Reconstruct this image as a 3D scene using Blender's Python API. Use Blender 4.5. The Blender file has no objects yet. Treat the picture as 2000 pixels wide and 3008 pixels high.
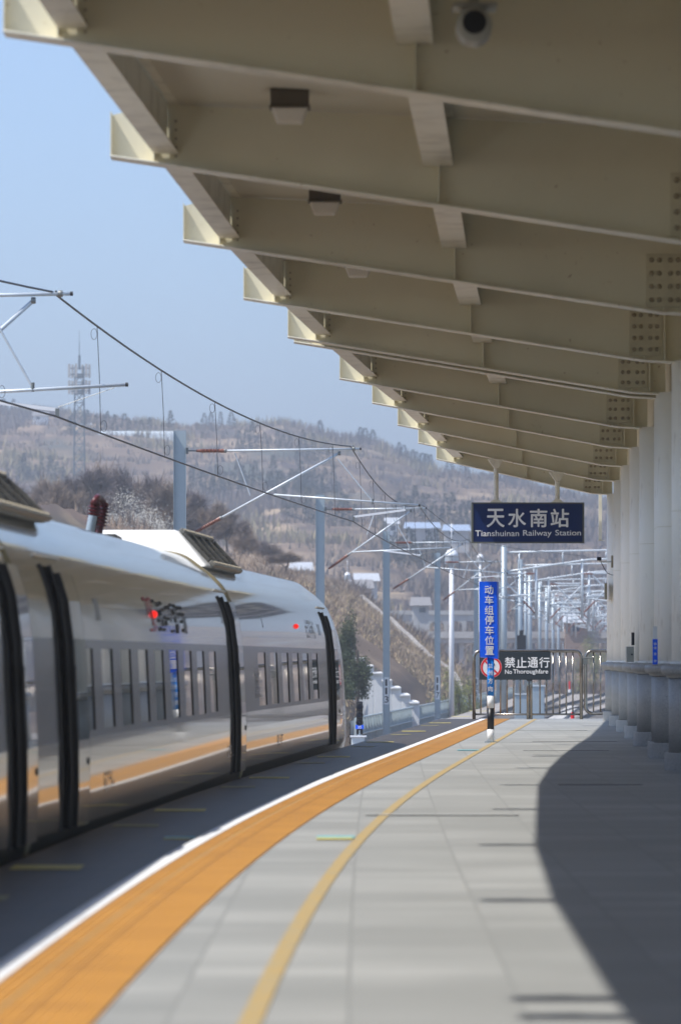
import bpy, math, random
import numpy as np
from mathutils import Vector
random.seed(7); rng = np.random.default_rng(7)
R = math.radians
# ------------------------------------------------------------------ camera, sky, sun, exposure
scene = bpy.context.scene
C = scene.collection
F, CX, HZ, CZ = 14500.0, 1000.0, 1938.0, 1.5          # focal length in photo pixels, principal column, horizon row, eye height
cd = bpy.data.cameras.new('camera'); cam = bpy.data.objects.new('camera', cd); C.objects.link(cam)
cam.location = (0, 0, CZ); cam.rotation_euler = (R(90), 0, 0)
cd.sensor_fit = 'HORIZONTAL'; cd.sensor_width = 24.0; cd.lens = 24.0*F/2000
cd.shift_y = (HZ-1504)/2000; cd.clip_start = 0.5; cd.clip_end = 9000
cd.dof.use_dof = True; cd.dof.focus_distance = 108; cd.dof.aperture_fstop = 3.2
scene.camera = cam
SUN = Vector((-0.587, -0.22, 1.0)).normalized()
w = bpy.data.worlds.new('World'); scene.world = w; w.use_nodes = True
nt = w.node_tree; bg = nt.nodes['Background']
sky = nt.nodes.new('ShaderNodeTexSky'); sky.sky_type = 'NISHITA'; sky.sun_disc = False
sky.sun_elevation = math.asin(SUN.z); sky.sun_rotation = math.atan2(SUN.x, SUN.y)
sky.altitude = 1100; sky.air_density = 1.0; sky.dust_density = 1.2; sky.ozone_density = 6.5
nt.links.new(sky.outputs[0], bg.inputs[0]); bg.inputs[1].default_value = 0.142
sd = bpy.data.lights.new('sun', 'SUN'); sd.energy = 4.2; sd.angle = R(0.53); sd.color = (1.0, 0.955, 0.885)
so = bpy.data.objects.new('sun', sd); C.objects.link(so); so.rotation_euler = SUN.to_track_quat('Z', 'Y').to_euler(); so.location = (-30, 0, 60)
vs = scene.view_settings; vs.view_transform = 'Standard'; vs.look = 'None'; vs.exposure = 0.62; vs.gamma = 1
scene.render.engine = 'CYCLES'
cy = scene.cycles; cy.max_bounces = 8; cy.diffuse_bounces = 5; cy.glossy_bounces = 4; cy.volume_bounces = 0; cy.use_denoising = True
cy.sample_clamp_indirect = 8; cy.caustics_reflective = False; cy.caustics_refractive = False

# ------------------------------------------------------------------ helpers
def W(y):                                              # outer edge of the white platform line (m right of the camera at depth y)
    return -1.967 + 0.793*(math.log1p(math.exp((y-35)/13)) if y < 300 else (y-35)/13) + 0.06/(1+math.exp(-(y-70)/6))
def PX(x, y, D): return (x-CX)*D/F, D, CZ+(HZ-y)*D/F   # photo pixel + distance -> point
def tag(o, label=None, cat=None, group=None, kind=None):
    if label: o['label'] = label
    if cat: o['category'] = cat
    if group: o['group'] = group
    if kind: o['kind'] = kind
    return o
def empty(name, loc, label=None, cat=None, group=None, kind=None, rz=0):
    o = bpy.data.objects.new(name, None); C.objects.link(o); o.location = loc; o.rotation_euler = (0, 0, rz); o.empty_display_size = .3
    return tag(o, label, cat, group, kind)
class MB:
    def __init__(s, off=(0, 0, 0)): s.v = []; s.f = []; s.o = off
    def add(s, vs, fs):
        n = len(s.v); s.v += [(x-s.o[0], y-s.o[1], z-s.o[2]) for x, y, z in vs]; s.f += [tuple(n+i for i in f) for f in fs]
    def box(s, x0, x1, y0, y1, z0, z1):
        s.add([(x0,y0,z0),(x1,y0,z0),(x1,y1,z0),(x0,y1,z0),(x0,y0,z1),(x1,y0,z1),(x1,y1,z1),(x0,y1,z1)],
              [(0,3,2,1),(4,5,6,7),(0,1,5,4),(1,2,6,5),(2,3,7,6),(3,0,4,7)])
    def hexa(s, b, t):                                # 4 bottom points, 4 top points
        s.add(list(b)+list(t), [(0,3,2,1),(4,5,6,7),(0,1,5,4),(1,2,6,5),(2,3,7,6),(3,0,4,7)])
    def bar(s, p, q, wx, wz, up=(0,0,1)):             # rectangular bar from p to q
        p, q = Vector(p), Vector(q); d = (q-p).normalized(); u = Vector(up)
        if abs(d.dot(u)) > .99: u = Vector((0,1,0))
        a = d.cross(u).normalized()*wx/2; b = a.cross(d).normalized()*wz/2
        s.hexa([p-a-b, p+a-b, p+a+b, p-a+b], [q-a-b, q+a-b, q+a+b, q-a+b])
    def tube(s, pts, r, n=8, cap=True, rs=None):
        pts = [Vector(p) for p in pts]; m = len(pts); vs = []; prev = None
        for i, p in enumerate(pts):
            d = (pts[min(i+1, m-1)]-pts[max(i-1, 0)]).normalized()
            if prev is None:
                u = Vector((0,0,1)) if abs(d.z) < .9 else Vector((1,0,0)); a = d.cross(u).normalized()
            else: a = (prev-d*prev.dot(d)).normalized()
            prev = a; b = d.cross(a); rr = rs[i] if rs else r
            vs += [tuple(p+(a*math.cos(t)+b*math.sin(t))*rr) for t in [2*math.pi*k/n for k in range(n)]]
        fs = [(i*n+k, i*n+(k+1)%n, (i+1)*n+(k+1)%n, (i+1)*n+k) for i in range(m-1) for k in range(n)]
        if cap: fs += [tuple(range(n-1, -1, -1)), tuple((m-1)*n+k for k in range(n))]
        s.add(vs, fs)
    def lathe(s, c, prof, n=24, axis=(0,0,1), bulge=1):          # prof: (radius, height) list
        ax = Vector(axis).normalized(); u = Vector((1,0,0)) if abs(ax.x) < .9 else Vector((0,1,0))
        a = ax.cross(u).normalized(); b = ax.cross(a); c = Vector(c); vs = []
        for r, h in prof: vs += [tuple(c+ax*h+(a*math.cos(t)+b*math.sin(t))*r) for t in [2*math.pi*k/n for k in range(n)]]
        m = len(prof)
        s.add(vs, [(i*n+k, i*n+(k+1)%n, (i+1)*n+(k+1)%n, (i+1)*n+k) for i in range(m-1) for k in range(n)]
              + [tuple(range(n-1, -1, -1)), tuple((m-1)*n+k for k in range(n))])
    def build(s, name, m, parent=None, smooth=False, loc=None, bevel=0):
        me = bpy.data.meshes.new(name); me.from_pydata([tuple(v) for v in s.v], [], s.f); me.update()
        return link(name, me, m, parent, smooth, loc, bevel)
def link(name, me, m, parent=None, smooth=False, loc=None, bevel=0):
    if m and not me.materials: me.materials.append(m)
    if smooth: me.polygons.foreach_set('use_smooth', [True]*len(me.polygons))
    o = bpy.data.objects.new(name, me); C.objects.link(o)
    if parent: o.parent = parent
    if loc is not None: o.location = loc
    if bevel:
        b = o.modifiers.new('bevel', 'BEVEL'); b.width = bevel; b.segments = 2; b.limit_method = 'ANGLE'
    return o
def children(o): return [c for c in bpy.data.objects if c.parent == o]
def copy_tree(o, parent=None):
    kids = KIDS.get(o.name) or children(o); KIDS[o.name] = kids
    c = o.copy(); C.objects.link(c)
    if parent: c.parent = parent
    for k in kids: copy_tree(k, c)
    return c
KIDS = {}
FONT = None
def text(body, name, m, parent, size, loc, rot=(R(90), 0, 0), width=None, bold=0.0, height=None, depth=.002, sx=None):
    """lettering as a mesh; anchored bottom-left at loc"""
    cu = bpy.data.curves.new(name, 'FONT'); cu.body = body; cu.size = 1; cu.offset = bold; cu.extrude = 0.01
    cu.space_line = 1.15
    cu.offset = 0
    t = bpy.data.objects.new(name, cu); C.objects.link(t); bpy.context.view_layer.update()
    me = bpy.data.meshes.new_from_object(t.evaluated_get(bpy.context.evaluated_depsgraph_get())); bpy.data.objects.remove(t)
    co = np.array([v.co[:] for v in me.vertices])
    if len(co) == 0: return None
    mn, mx = co.min(0), co.max(0); d = mx-mn; d[d == 0] = 1
    ky = height/d[1] if height else size; kx = width/d[0] if width else ky
    co = (co-mn)*np.array([kx, ky, depth/d[2]])
    me.vertices.foreach_set('co', co.ravel()); me.update(); me.materials.clear()
    if bold:                                            # heavier strokes: slightly shifted layers, each a hair in front of the last
        hgt = (height or d[1]*ky); b = bold*hgt*.9; fs = [tuple(p.vertices) for p in me.polygons]; nv = len(co); V = []; Fc = []
        for i, (ax, ay) in enumerate(((0,0), (-b,0), (b,0), (0,-b), (0,b), (b*.7,b*.7), (-b*.7,-b*.7))):
            V += [(x+ax, y+ay, z+i*.0006) for x, y, z in co.tolist()]; Fc += [tuple(nv*i+k for k in f) for f in fs]
        me = bpy.data.meshes.new(name); me.from_pydata(V, [], Fc); me.update()
    o = link(name, me, m, parent); o.location = loc; o.rotation_euler = rot
    return o
# ------------------------------------------------------------------ materials
def mat(name, col, rough=.6, metal=0, noise=None, bump=None, coat=0, spec=.5, emit=None, coords='Object', ior=None):
    """noise: list of (scale, colour2, low, high[, stretch]); bump: (scale, strength, distance[, stretch])"""
    m = bpy.data.materials.new(name); m.use_nodes = True; n = m.node_tree.nodes; l = m.node_tree.links; b = n['Principled BSDF']
    b.inputs['Base Color'].default_value = (*col, 1); b.inputs['Roughness'].default_value = rough; b.inputs['Metallic'].default_value = metal
    b.inputs['Coat Weight'].default_value = coat; b.inputs['Coat Roughness'].default_value = .04; b.inputs['Specular IOR Level'].default_value = spec
    if ior: b.inputs['IOR'].default_value = ior
    if emit: b.inputs['Emission Color'].default_value = (*emit[0], 1); b.inputs['Emission Strength'].default_value = emit[1]
    tc = n.new('ShaderNodeTexCoord')
    def mapped(st):
        if not st: return tc.outputs[coords]
        mp = n.new('ShaderNodeMapping'); mp.inputs['Scale'].default_value = st; l.new(tc.outputs[coords], mp.inputs[0]); return mp.outputs[0]
    last = None
    for nz in noise or []:
        t = n.new('ShaderNodeTexNoise'); t.inputs['Scale'].default_value = nz[0]; t.inputs['Detail'].default_value = 6
        l.new(mapped(nz[4] if len(nz) > 4 else None), t.inputs['Vector'])
        r = n.new('ShaderNodeMapRange'); r.inputs[1].default_value = nz[2]; r.inputs[2].default_value = nz[3]; l.new(t.outputs[0], r.inputs[0])
        mx = n.new('ShaderNodeMix'); mx.data_type = 'RGBA'; l.new(r.outputs[0], mx.inputs[0])
        if last: l.new(last, mx.inputs[6])
        else: mx.inputs[6].default_value = (*col, 1)
        mx.inputs[7].default_value = (*nz[1], 1); last = mx.outputs[2]
    if last: l.new(last, b.inputs['Base Color'])
    if bump:
        t = n.new('ShaderNodeTexNoise'); t.inputs['Scale'].default_value = bump[0]; t.inputs['Detail'].default_value = 3
        l.new(mapped(bump[3] if len(bump) > 3 else None), t.inputs['Vector'])
        bp = n.new('ShaderNodeBump'); bp.inputs['Strength'].default_value = bump[1]; bp.inputs['Distance'].default_value = bump[2]
        l.new(t.outputs[0], bp.inputs['Height']); l.new(bp.outputs[0], b.inputs['Normal'])
    return m
def tiles(name, c1, c2, mortar, bw, bh, ms, rough, noise_col, bumpd=0.0, off=.0, swap=False, spec=.5, nz=(0.9, .45, .75)):
    m = bpy.data.materials.new(name); m.use_nodes = True; n = m.node_tree.nodes; l = m.node_tree.links; b = n['Principled BSDF']
    b.inputs['Roughness'].default_value = rough; b.inputs['Specular IOR Level'].default_value = spec
    tc = n.new('ShaderNodeTexCoord'); mp = n.new('ShaderNodeMapping'); l.new(tc.outputs['UV'], mp.inputs[0])
    br = n.new('ShaderNodeTexBrick'); l.new(mp.outputs[0], br.inputs['Vector']); br.offset = off
    for k, v in (('Color1', (*c1, 1)), ('Color2', (*c2, 1)), ('Mortar', (*mortar, 1)), ('Scale', 1), ('Mortar Size', ms), ('Brick Width', bw), ('Row Height', bh), ('Mortar Smooth', .1), ('Bias', 0)): br.inputs[k].default_value = v
    t = n.new('ShaderNodeTexNoise'); t.inputs['Scale'].default_value = nz[0]; t.inputs['Detail'].default_value = 8; l.new(mp.outputs[0], t.inputs['Vector'])
    r = n.new('ShaderNodeMapRange'); r.inputs[1].default_value = nz[1]; r.inputs[2].default_value = nz[2]; r.inputs[4].default_value = .7; l.new(t.outputs[0], r.inputs[0])
    mx = n.new('ShaderNodeMix'); mx.data_type = 'RGBA'; l.new(r.outputs[0], mx.inputs[0]); l.new(br.outputs[0], mx.inputs[6]); mx.inputs[7].default_value = (*noise_col, 1)
    t2 = n.new('ShaderNodeTexNoise'); t2.inputs['Scale'].default_value = 60; t2.inputs['Detail'].default_value = 4; l.new(mp.outputs[0], t2.inputs['Vector'])
    m2 = n.new('ShaderNodeMix'); m2.data_type = 'RGBA'; m2.blend_type = 'MULTIPLY'; m2.inputs[0].default_value = .25
    l.new(mx.outputs[2], m2.inputs[6]); l.new(t2.outputs[0], m2.inputs[7]); l.new(m2.outputs[2], b.inputs['Base Color'])
    if bumpd:
        bp = n.new('ShaderNodeBump'); bp.inputs['Strength'].default_value = .6; bp.inputs['Distance'].default_value = bumpd
        l.new(br.outputs['Fac'], bp.inputs['Height']); bp.invert = True; l.new(bp.outputs[0], b.inputs['Normal'])
    return m
M = {}
M['granite'] = tiles('platform granite', (.435,.438,.42), (.33,.335,.322), (.27,.272,.26), .75, .6, .008, .5, (.288,.292,.28), .0012, off=0, spec=.22, nz=(.35,.40,.62))
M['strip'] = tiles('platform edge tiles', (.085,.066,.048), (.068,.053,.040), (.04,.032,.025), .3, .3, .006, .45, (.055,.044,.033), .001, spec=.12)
M['white_paint'] = mat('white line paint', (.80,.81,.82), .5, noise=[(3, (.62,.62,.62), .5, .8)])
M['tan'] = mat('worn yellow line', (.44,.30,.105), .6, noise=[(5, (.36,.30,.18), .42, .68), (30, (.30,.28,.22), .55, .7)])
M['mark_y'] = mat('yellow door mark', (.62,.52,.12), .6, noise=[(8, (.35,.31,.12), .4, .8)])
M['mark_d'] = mat('worn yellow mark', (.30,.27,.10), .6, noise=[(8, (.18,.16,.10), .4, .8)])
M['mark_t'] = mat('teal mark', (.12,.42,.48), .6)
M['joint'] = mat('expansion joint metal', (.62,.62,.60), .45, .3)
M['joint_d'] = mat('joint sealant', (.10,.10,.10), .8)
M['cream'] = mat('cream painted steel', (.74,.695,.53), .42, noise=[(.8, (.64,.595,.44), .45, .8), (14, (.40,.30,.18), .68, .78)], bump=(1.2, .15, .02))
M['plate'] = mat('bolted splice plate paint', (.62,.575,.42), .45, noise=[(3, (.50,.455,.32), .45, .75)])
M['flange'] = mat('cream paint with bounce light', (.78,.74,.62), .4, noise=[(2.5, (.52,.48,.38), .5, .75), (20, (.38,.30,.20), .66, .74)])  # lighter than the webs: light from below put into the colour
M['deck'] = mat('cream roof sheeting', (.62,.58,.47), .5, bump=(1.0, .5, .02, (.3, 14, 1)))
M['rooftop'] = mat('roof upper sheet', (.5,.5,.5), .5)
M['column'] = mat('white column paint', (.93,.90,.82), .5, noise=[(.7, (.89,.85,.76), .5, .8, (1,1,.15)), (5, (.62,.57,.48), .62, .74, (1,1,.25))])
M['base'] = mat('grey granite column base', (.44,.42,.385), .5, noise=[(1.3, (.35,.335,.31), .4, .7), (120, (.13,.14,.14), .52, .62)])
M['bolt'] = mat('bolt head', (.36,.31,.22), .5, .2)
M['steel'] = mat('stainless steel tube', (.36,.33,.29), .25, .95, noise=[(3, (.24,.21,.18), .4, .7)])
M['galv'] = mat('galvanised steel', (.38,.44,.48), .42, .35, noise=[(2, (.36,.43,.47), .4, .75), (25, (.55,.6,.62), .6, .8)])
M['galv_w'] = mat('pale galvanised tube', (.60,.65,.68), .4, .15, noise=[(6, (.5,.54,.56), .5, .8)])
M['wire'] = mat('dark copper wire', (.035,.033,.032), .5, .3)
M['thinwire'] = mat('dropper wire', (.08,.08,.09), .5, .3)
M['insul'] = mat('brown insulator', (.22,.085,.055), .35)
M['insul_red'] = mat('dark red insulator', (.10,.010,.012), .4, noise=[(8, (.05,.02,.02), .5, .7)])
M['clamp'] = mat('clamp steel', (.22,.23,.22), .45, .5)
M['blk'] = mat('black rubber and painted shade', (.012,.012,.013), .55)  # rubber and other black parts; also painted shade inside the doorways
M['navy'] = mat('navy sign face', (.006,.022,.11), .3, coat=.2)
M['frame_grey'] = mat('grey sign frame', (.12,.13,.12), .5)
M['letter'] = mat('white lettering', (.85,.85,.85), .5)
M['blue'] = mat('bright blue sign', (.002,.13,1.0), .4)
M['blue2'] = mat('azure pole band', (.004,.26,.85), .35)
M['slate'] = mat('dark slate sign', (.022,.032,.040), .45)
M['red'] = mat('sign red', (.72,.015,.02), .45)
M['white'] = mat('white enamel', (.85,.86,.87), .35)
M['black_paint'] = mat('black paint', (.01,.01,.012), .4)
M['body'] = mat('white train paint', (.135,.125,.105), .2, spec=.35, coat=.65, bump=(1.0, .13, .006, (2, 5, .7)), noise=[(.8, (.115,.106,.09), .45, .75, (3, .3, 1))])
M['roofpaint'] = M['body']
M['band'] = mat('dark grey window band', (.022,.022,.022), .24, spec=.35, coat=.10, bump=(1.0, .12, .006, (2, 5, .7)))
M['stripe'] = mat('blue waist stripe', (.010,.025,.13), .14, coat=.8, bump=(1.0, .12, .006, (2, 5, .7)))
M['glass'] = mat('train window glass', (.012,.014,.016), .02, spec=.8, ior=1.7, bump=(1.3, .05, .01, (2, .8, 1)))
M['seam'] = mat('yellowed gangway seal', (.33,.27,.13), .6, noise=[(6, (.2,.17,.1), .4, .7)])
M['unit'] = mat('roof unit fibreglass', (.80,.80,.77), .5, noise=[(3, (.70,.69,.64), .45, .75), (40, (.35,.33,.3), .70, .76)])
M['unit_frame'] = mat('grimy grille frame', (.11,.105,.09), .5, noise=[(8, (.07,.066,.058), .4, .7)])
M['unit_rail'] = mat('grille border', (.19,.185,.165), .5, noise=[(9, (.2,.19,.17), .4, .7)])
M['grille'] = mat('dark grille', (.03,.03,.026), .6, noise=[(90, (.10,.10,.085), .5, .6)])
M['redlamp'] = mat('red door lamp', (.8,.01,.01), .3, emit=((1,.02,.01), .7))
M['logo_dark'] = mat('dark lettering', (.02,.02,.022), .6, spec=.2)
M['logo_red'] = mat('red lettering', (.50,.04,.06), .6, spec=.2)
M['logo_grey'] = mat('faded lettering', (.22,.23,.26), .3)
M['lamp_dark'] = mat('lamp housing', (.11,.09,.06), .5)
M['lamp_diff'] = mat('frosted lamp diffuser', (.66,.62,.54), .35)
M['cam_white'] = mat('camera housing', (.38,.38,.34), .4)
M['ballast'] = mat('ballast', (.42,.39,.36), .9, noise=[(9, (.18,.16,.145), .42, .6), (1.2, (.44,.41,.38), .5, .8)], bump=(14, 1, .06))
M['rail'] = mat('rusty rail', (.045,.035,.03), .5, .3)
M['sleeper'] = mat('concrete sleeper', (.20,.185,.17), .8)
M['concrete'] = mat('pale concrete', (.50,.48,.45), .8, noise=[(.6, (.38,.36,.34), .45, .75)])
M['whitewash'] = mat('white concrete wall', (.82,.82,.80), .7, noise=[(.5, (.66,.65,.63), .55, .8)])
M['parapet'] = mat('pale green parapet', (.50,.58,.58), .55, noise=[(3, (.42,.50,.50), .45, .75)])
M['signal'] = mat('signal black', (.012,.012,.014), .35)
M['lens'] = mat('dark blue lens', (.01,.02,.05), .1)
M['trunk'] = mat('bark', (.10,.075,.06), .9)
M['twig'] = mat('bare twigs', (.29,.215,.155), .9, noise=[(.35, (.16,.125,.105), .4, .65)])
M['twig2'] = mat('grey bare twigs', (.15,.122,.12), .9, noise=[(.2, (.22,.17,.13), .4, .65)])
M['blossom'] = mat('white blossom', (.66,.63,.56), .9)
M['pine'] = mat('dark evergreen', (.02,.032,.026), .9, noise=[(.5, (.035,.05,.03), .45, .7)])
M['juniper'] = mat('olive evergreen', (.05,.075,.035), .9, noise=[(1.2, (.10,.12,.06), .45, .7)])
M['willow'] = mat('budding yellow green', (.20,.22,.07), .9)
M['straw'] = mat('dry grass', (.50,.40,.25), .95, noise=[(.6, (.36,.28,.18), .4, .7)])
M['plaster'] = mat('pale house wall', (.55,.53,.50), .8, noise=[(.4, (.42,.38,.34), .4, .8)])
M['brickwall'] = mat('brown house wall', (.30,.21,.16), .8)
M['roof_blue'] = mat('blue sheet roof', (.34,.42,.55), .5)
M['roof_grey'] = mat('grey tiled roof', (.24,.23,.23), .8)
M['roof_white'] = mat('white sheet roof', (.5,.52,.55), .5)
M['greenhouse'] = mat('greenhouse film', (.62,.68,.70), .4)
M['lattice'] = mat('tower steel', (.14,.18,.21), .6)
M['cyan'] = mat('cyan tarp', (.1,.4,.5), .6)
# hill ground
def hill_mat():
    m = bpy.data.materials.new('hillside soil and scrub'); m.use_nodes = True; n = m.node_tree.nodes; l = m.node_tree.links; b = n['Principled BSDF']
    b.inputs['Roughness'].default_value = .95; b.inputs['Specular IOR Level'].default_value = .1
    g = n.new('ShaderNodeNewGeometry')
    def noise(sc, stretch, lo, hi):
        mp = n.new('ShaderNodeMapping'); mp.inputs['Scale'].default_value = stretch; l.new(g.outputs['Position'], mp.inputs[0])
        t = n.new('ShaderNodeTexNoise'); t.inputs['Scale'].default_value = sc; t.inputs['Detail'].default_value = 7; l.new(mp.outputs[0], t.inputs['Vector'])
        r = n.new('ShaderNodeMapRange'); r.inputs[1].default_value = lo; r.inputs[2].default_value = hi; l.new(t.outputs[0], r.inputs[0]); return r.outputs[0]
    cols = [(.20,.142,.102), ((.105,.083,.08), noise(.05, (1,.25,3), .42, .62)), ((.40,.30,.20), noise(.06, (1.2,.2,6), .53, .66)),
            ((.30,.22,.15), noise(.25, (1,.3,2), .5, .7)), ((.10,.105,.09), noise(.03, (1.3,.3,5), .58, .68))]
    last = None
    for c, f in cols[1:]:
        mx = n.new('ShaderNodeMix'); mx.data_type = 'RGBA'; l.new(f, mx.inputs[0])
        if last: l.new(last, mx.inputs[6])
        else: mx.inputs[6].default_value = (*cols[0], 1)
        mx.inputs[7].default_value = (*c, 1); last = mx.outputs[2]
    l.new(last, b.inputs['Base Color'])
    return m
M['hill'] = hill_mat()

# ------------------------------------------------------------------ ground and hills (one sheet)
def sm(t): t = min(1, max(0, t)); return t*t*(3-2*t)
RX = [(-400,66), (-89.7,66.4),(-66.8,65.6),(-40,62.8),(-15,63.8),(-5,61),(8,59),(20,53),(33,50),(45,48.5),(60,44),(80,41),(130,38),(400,30)]
def ridge(x):
    for (a, ya), (b, yb) in zip(RX, RX[1:]):
        if x <= b: return ya+(yb-ya)*max(0, (x-a))/(b-a)
    return RX[-1][1]
def hsh(a, b): v = math.sin(a*12.9898+b*78.233)*43758.5453; return v-math.floor(v)
def vn(x, y):
    i, j = math.floor(x), math.floor(y); u, v = sm(x-i), sm(y-j)
    return (hsh(i,j)*(1-u)+hsh(i+1,j)*u)*(1-v)+(hsh(i,j+1)*(1-u)+hsh(i+1,j+1)*u)*v
def H(x, y):
    cl = x-(W(y)-2.8)
    z = -1.75
    if cl < -2.9: z = -1.75-1.45*sm((-2.9-cl)/.7)
    # cutting slope left of the line, 160..470 m
    if cl < -6.6:
        cl += .4
        k = sm((y-150)/60)*(1-sm((y-440)/70))
        z += k*(2.1*sm((-7.0-cl)/1.0)+min(9.0, .78*(-7.0-cl)))*(1+.12*(vn(x*.4, y*.08)-.5)) + k*.5*(vn(x*.9, y*.3)-.5)
    t = sm((y-520)/(1300-520))
    if t > 0:
        rz = ridge(x*1300/max(y, 700)); step = 4.0
        hz = -1.75+(rz+1.75)*(.35*t+.65*((y-520)/(1300-520) if y < 1300 else 1))
        hz += 7*(vn(x*.02+3, y*.006)-.5)*sm((y-560)/150)*(1-.8*sm((y-1150)/150)) 
        fl = math.floor(hz/step); hz = step*(fl+sm((hz/step-fl-.55)/.45)) if y < 1290 else hz
        hz += .8*(vn(x*.15, y*.05)-.5)
        if y > 1320: hz -= (y-1320)*.12
        z = max(z*(1-t), hz) if hz > z else z
    return z
ys = list(np.concatenate([np.linspace(-80, 120, 26), np.linspace(128, 520, 88), np.linspace(526, 1340, 190), np.linspace(1360, 2400, 14)]))
g = MB(); cols = []
for y in ys:
    half = 60+y*.16
    off = W(y)-2.8 if y < 560 else (W(560)-2.8)*max(0, 1-(y-560)/300)
    row = sorted(set([off+half*math.copysign(abs(u)**1.6, u) for u in np.linspace(-1, 1, 121)]+[-900, 900]))
    cols.append(row)
nr = len(cols[0])
for y, row in zip(ys, cols): g.v += [(x, y, H(x, y)) for x in row]
g.f = [(i*nr+k, i*nr+k+1, (i+1)*nr+k+1, (i+1)*nr+k) for i in range(len(ys)-1) for k in range(nr-1)]
tag(g.build('hillside_ground', M['hill'], smooth=True), kind='structure')

# ballast bed along the line (sheet with sloped shoulder)
def ribbon(name, m, a, b, y0, y1, z, step=1.5, parent=None, kind='structure', thick=0, uv=False, zf=None):
    """strip between the curves a(y) and b(y)"""
    n = max(1, int((y1-y0)/step)); yy = [y0+(y1-y0)*i/n for i in range(n+1)]
    q = MB(); fa = []
    for y in yy: q.v += [(a(y), y, z), (b(y), y, z)]
    q.f = [(2*i, 2*i+1, 2*i+3, 2*i+2) for i in range(n)]
    if thick:
        k = len(q.v); q.v += [(x, y, z-thick) for x, y, _ in q.v[:k]]
        q.f += [(2*i, 2*i+2, k+2*i+2, k+2*i) for i in range(n)]+[(2*i+1, k+2*i+1, k+2*i+3, 2*i+3) for i in range(n)]
        q.f += [(0, k, k+1, 1), (2*n, 2*n+1, k+2*n+1, k+2*n)]
    o = q.build(name, m, parent)
    if uv:
        me = o.data; u = me.uv_layers.new(name='UVMap')
        for lp in me.loops:
            co = me.vertices[lp.vertex_index].co; u.data[lp.index].uv = (co.x-.00008*co.y**2, co.y) if uv == 3 else (co.y, co.x-W(co.y))
    if kind and not parent: tag(o, kind=kind)
    return o
ribbon('ballast_bed', M['ballast'], lambda y: W(y)-5.7, lambda y: W(y)-.9 if y < 124.8 else W(y)+9, -80, 420, -1.45, 3, thick=.5)
ribbon('ballast_apron', M['ballast'], lambda y: W(y)+9, lambda y: W(y)+40, 126, 420, -1.452, 3, thick=.5)
# ------------------------------------------------------------------ platform
Y0, YE = -40, 124.4
ED = 1.05
ribbon('platform', M['granite'], lambda y: W(y)-ED+.004, lambda y: W(y)+30, Y0, YE+.8, 0, 1.5, thick=2.0, uv=3)
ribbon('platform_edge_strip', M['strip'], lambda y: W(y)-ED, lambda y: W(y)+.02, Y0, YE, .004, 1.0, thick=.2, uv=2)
ribbon('painted_white_line', M['white_paint'], lambda y: W(y), lambda y: W(y)+.125, Y0, YE, .008, 1.0)
ribbon('painted_yellow_line', M['tan'], lambda y: W(y)+1.325, lambda y: W(y)+1.42, Y0, YE, .006, 1.0)
# tactile paving with raised bars
tp = MB(); n = 170; prof = [(0, .008), (.6, .008)]
pr = [(.0, .006)]
for i in range(12): c = .028+i*.0485+(.008 if i > 2 else 0); pr += [(c-.012, .006), (c-.009, .0135), (c+.009, .0135), (c+.012, .006)]
pr += [(.6, .006)]
for i in range(n+1):
    y = Y0+(YE-Y0)*i/n; tp.v += [(W(y)+.13+a, y, z) for a, z in pr]
k = len(pr); tp.f = [(i*k+j, i*k+j+1, (i+1)*k+j+1, (i+1)*k+j) for i in range(n) for j in range(k-1)]
def tact_mat():
    m = tiles('orange tactile tile', (.68,.335,.055), (.61,.295,.045), (.36,.17,.03), .3, .3, .006, .6, (.47,.22,.04), .0, nz=(1.5,.5,.8)); return m
M['tactile'] = tact_mat()
o = tp.build('tactile_paving', M['tactile']); tag(o, kind='structure')
u = o.data.uv_layers.new(name='UVMap')
for lp in o.data.loops:
    co = o.data.vertices[lp.vertex_index].co; u.data[lp.index].uv = (co.y, co.x-W(co.y)-.13)
gm = MB()
def strip_at(q, a0, a1, y0, y1, z):
    q.add([(a0, y0, z), (a1, y0, z), (a1, y1, z), (a0, y1, z)], [(0,1,2,3)])
# groove line inside the tactile band
gr = ribbon('tactile_joint', M['tan'], lambda y: W(y)+.13+.155, lambda y: W(y)+.13+.167, Y0, YE, .0145, 1.5)
def mark(name, x0, x1, y0, y1, m, z=.011):
    q = MB(); q.box(x0, x1, y0, y1, z-.003, z); return tag(q.build(name, m), kind='structure')
for i in range(-1, 9):
    y = 35.4+13.45*i; x = W(y)-ED+.10
    mark('yellow_door_mark', x, x+.5, y-.35, y+.35, M['mark_y'])
    y += 8.9
    if y < 122: mark('worn_door_mark', W(y)-ED+.10, W(y)-ED+.5, y-.3, y+.3, M['mark_d'])
mark('teal_floor_mark', -.20, .12, 41.3, 41.7, M['mark_t']); mark('pale_yellow_floor_mark', -.20, .10, 40.9, 41.29, M['mark_y'])
mark('teal_edge_mark', -1.47, -1.22, 41.2, 41.5, M['mark_t']); mark('yellow_edge_mark', -1.47, -1.25, 40.9, 41.19, M['mark_y'])
mark('teal_far_mark', 1.92, 2.28, 81.0, 81.5, M['mark_t'])
for (x0, x1, y) in [(.24,1.71,47.6), (3.5,5.03,89.9), (3.6,5.2,104.2), (3.0,4.4,81), (2.6,3.6,58.9)]:
    mark('expansion_joint', x0, x1, y-.06, y+.06, M['joint'] if y < 50 else M['joint_d'], .008)
mark('manhole_edge', .24, 1.71, 47.25, 47.4, M['joint_d'], .008)

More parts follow.
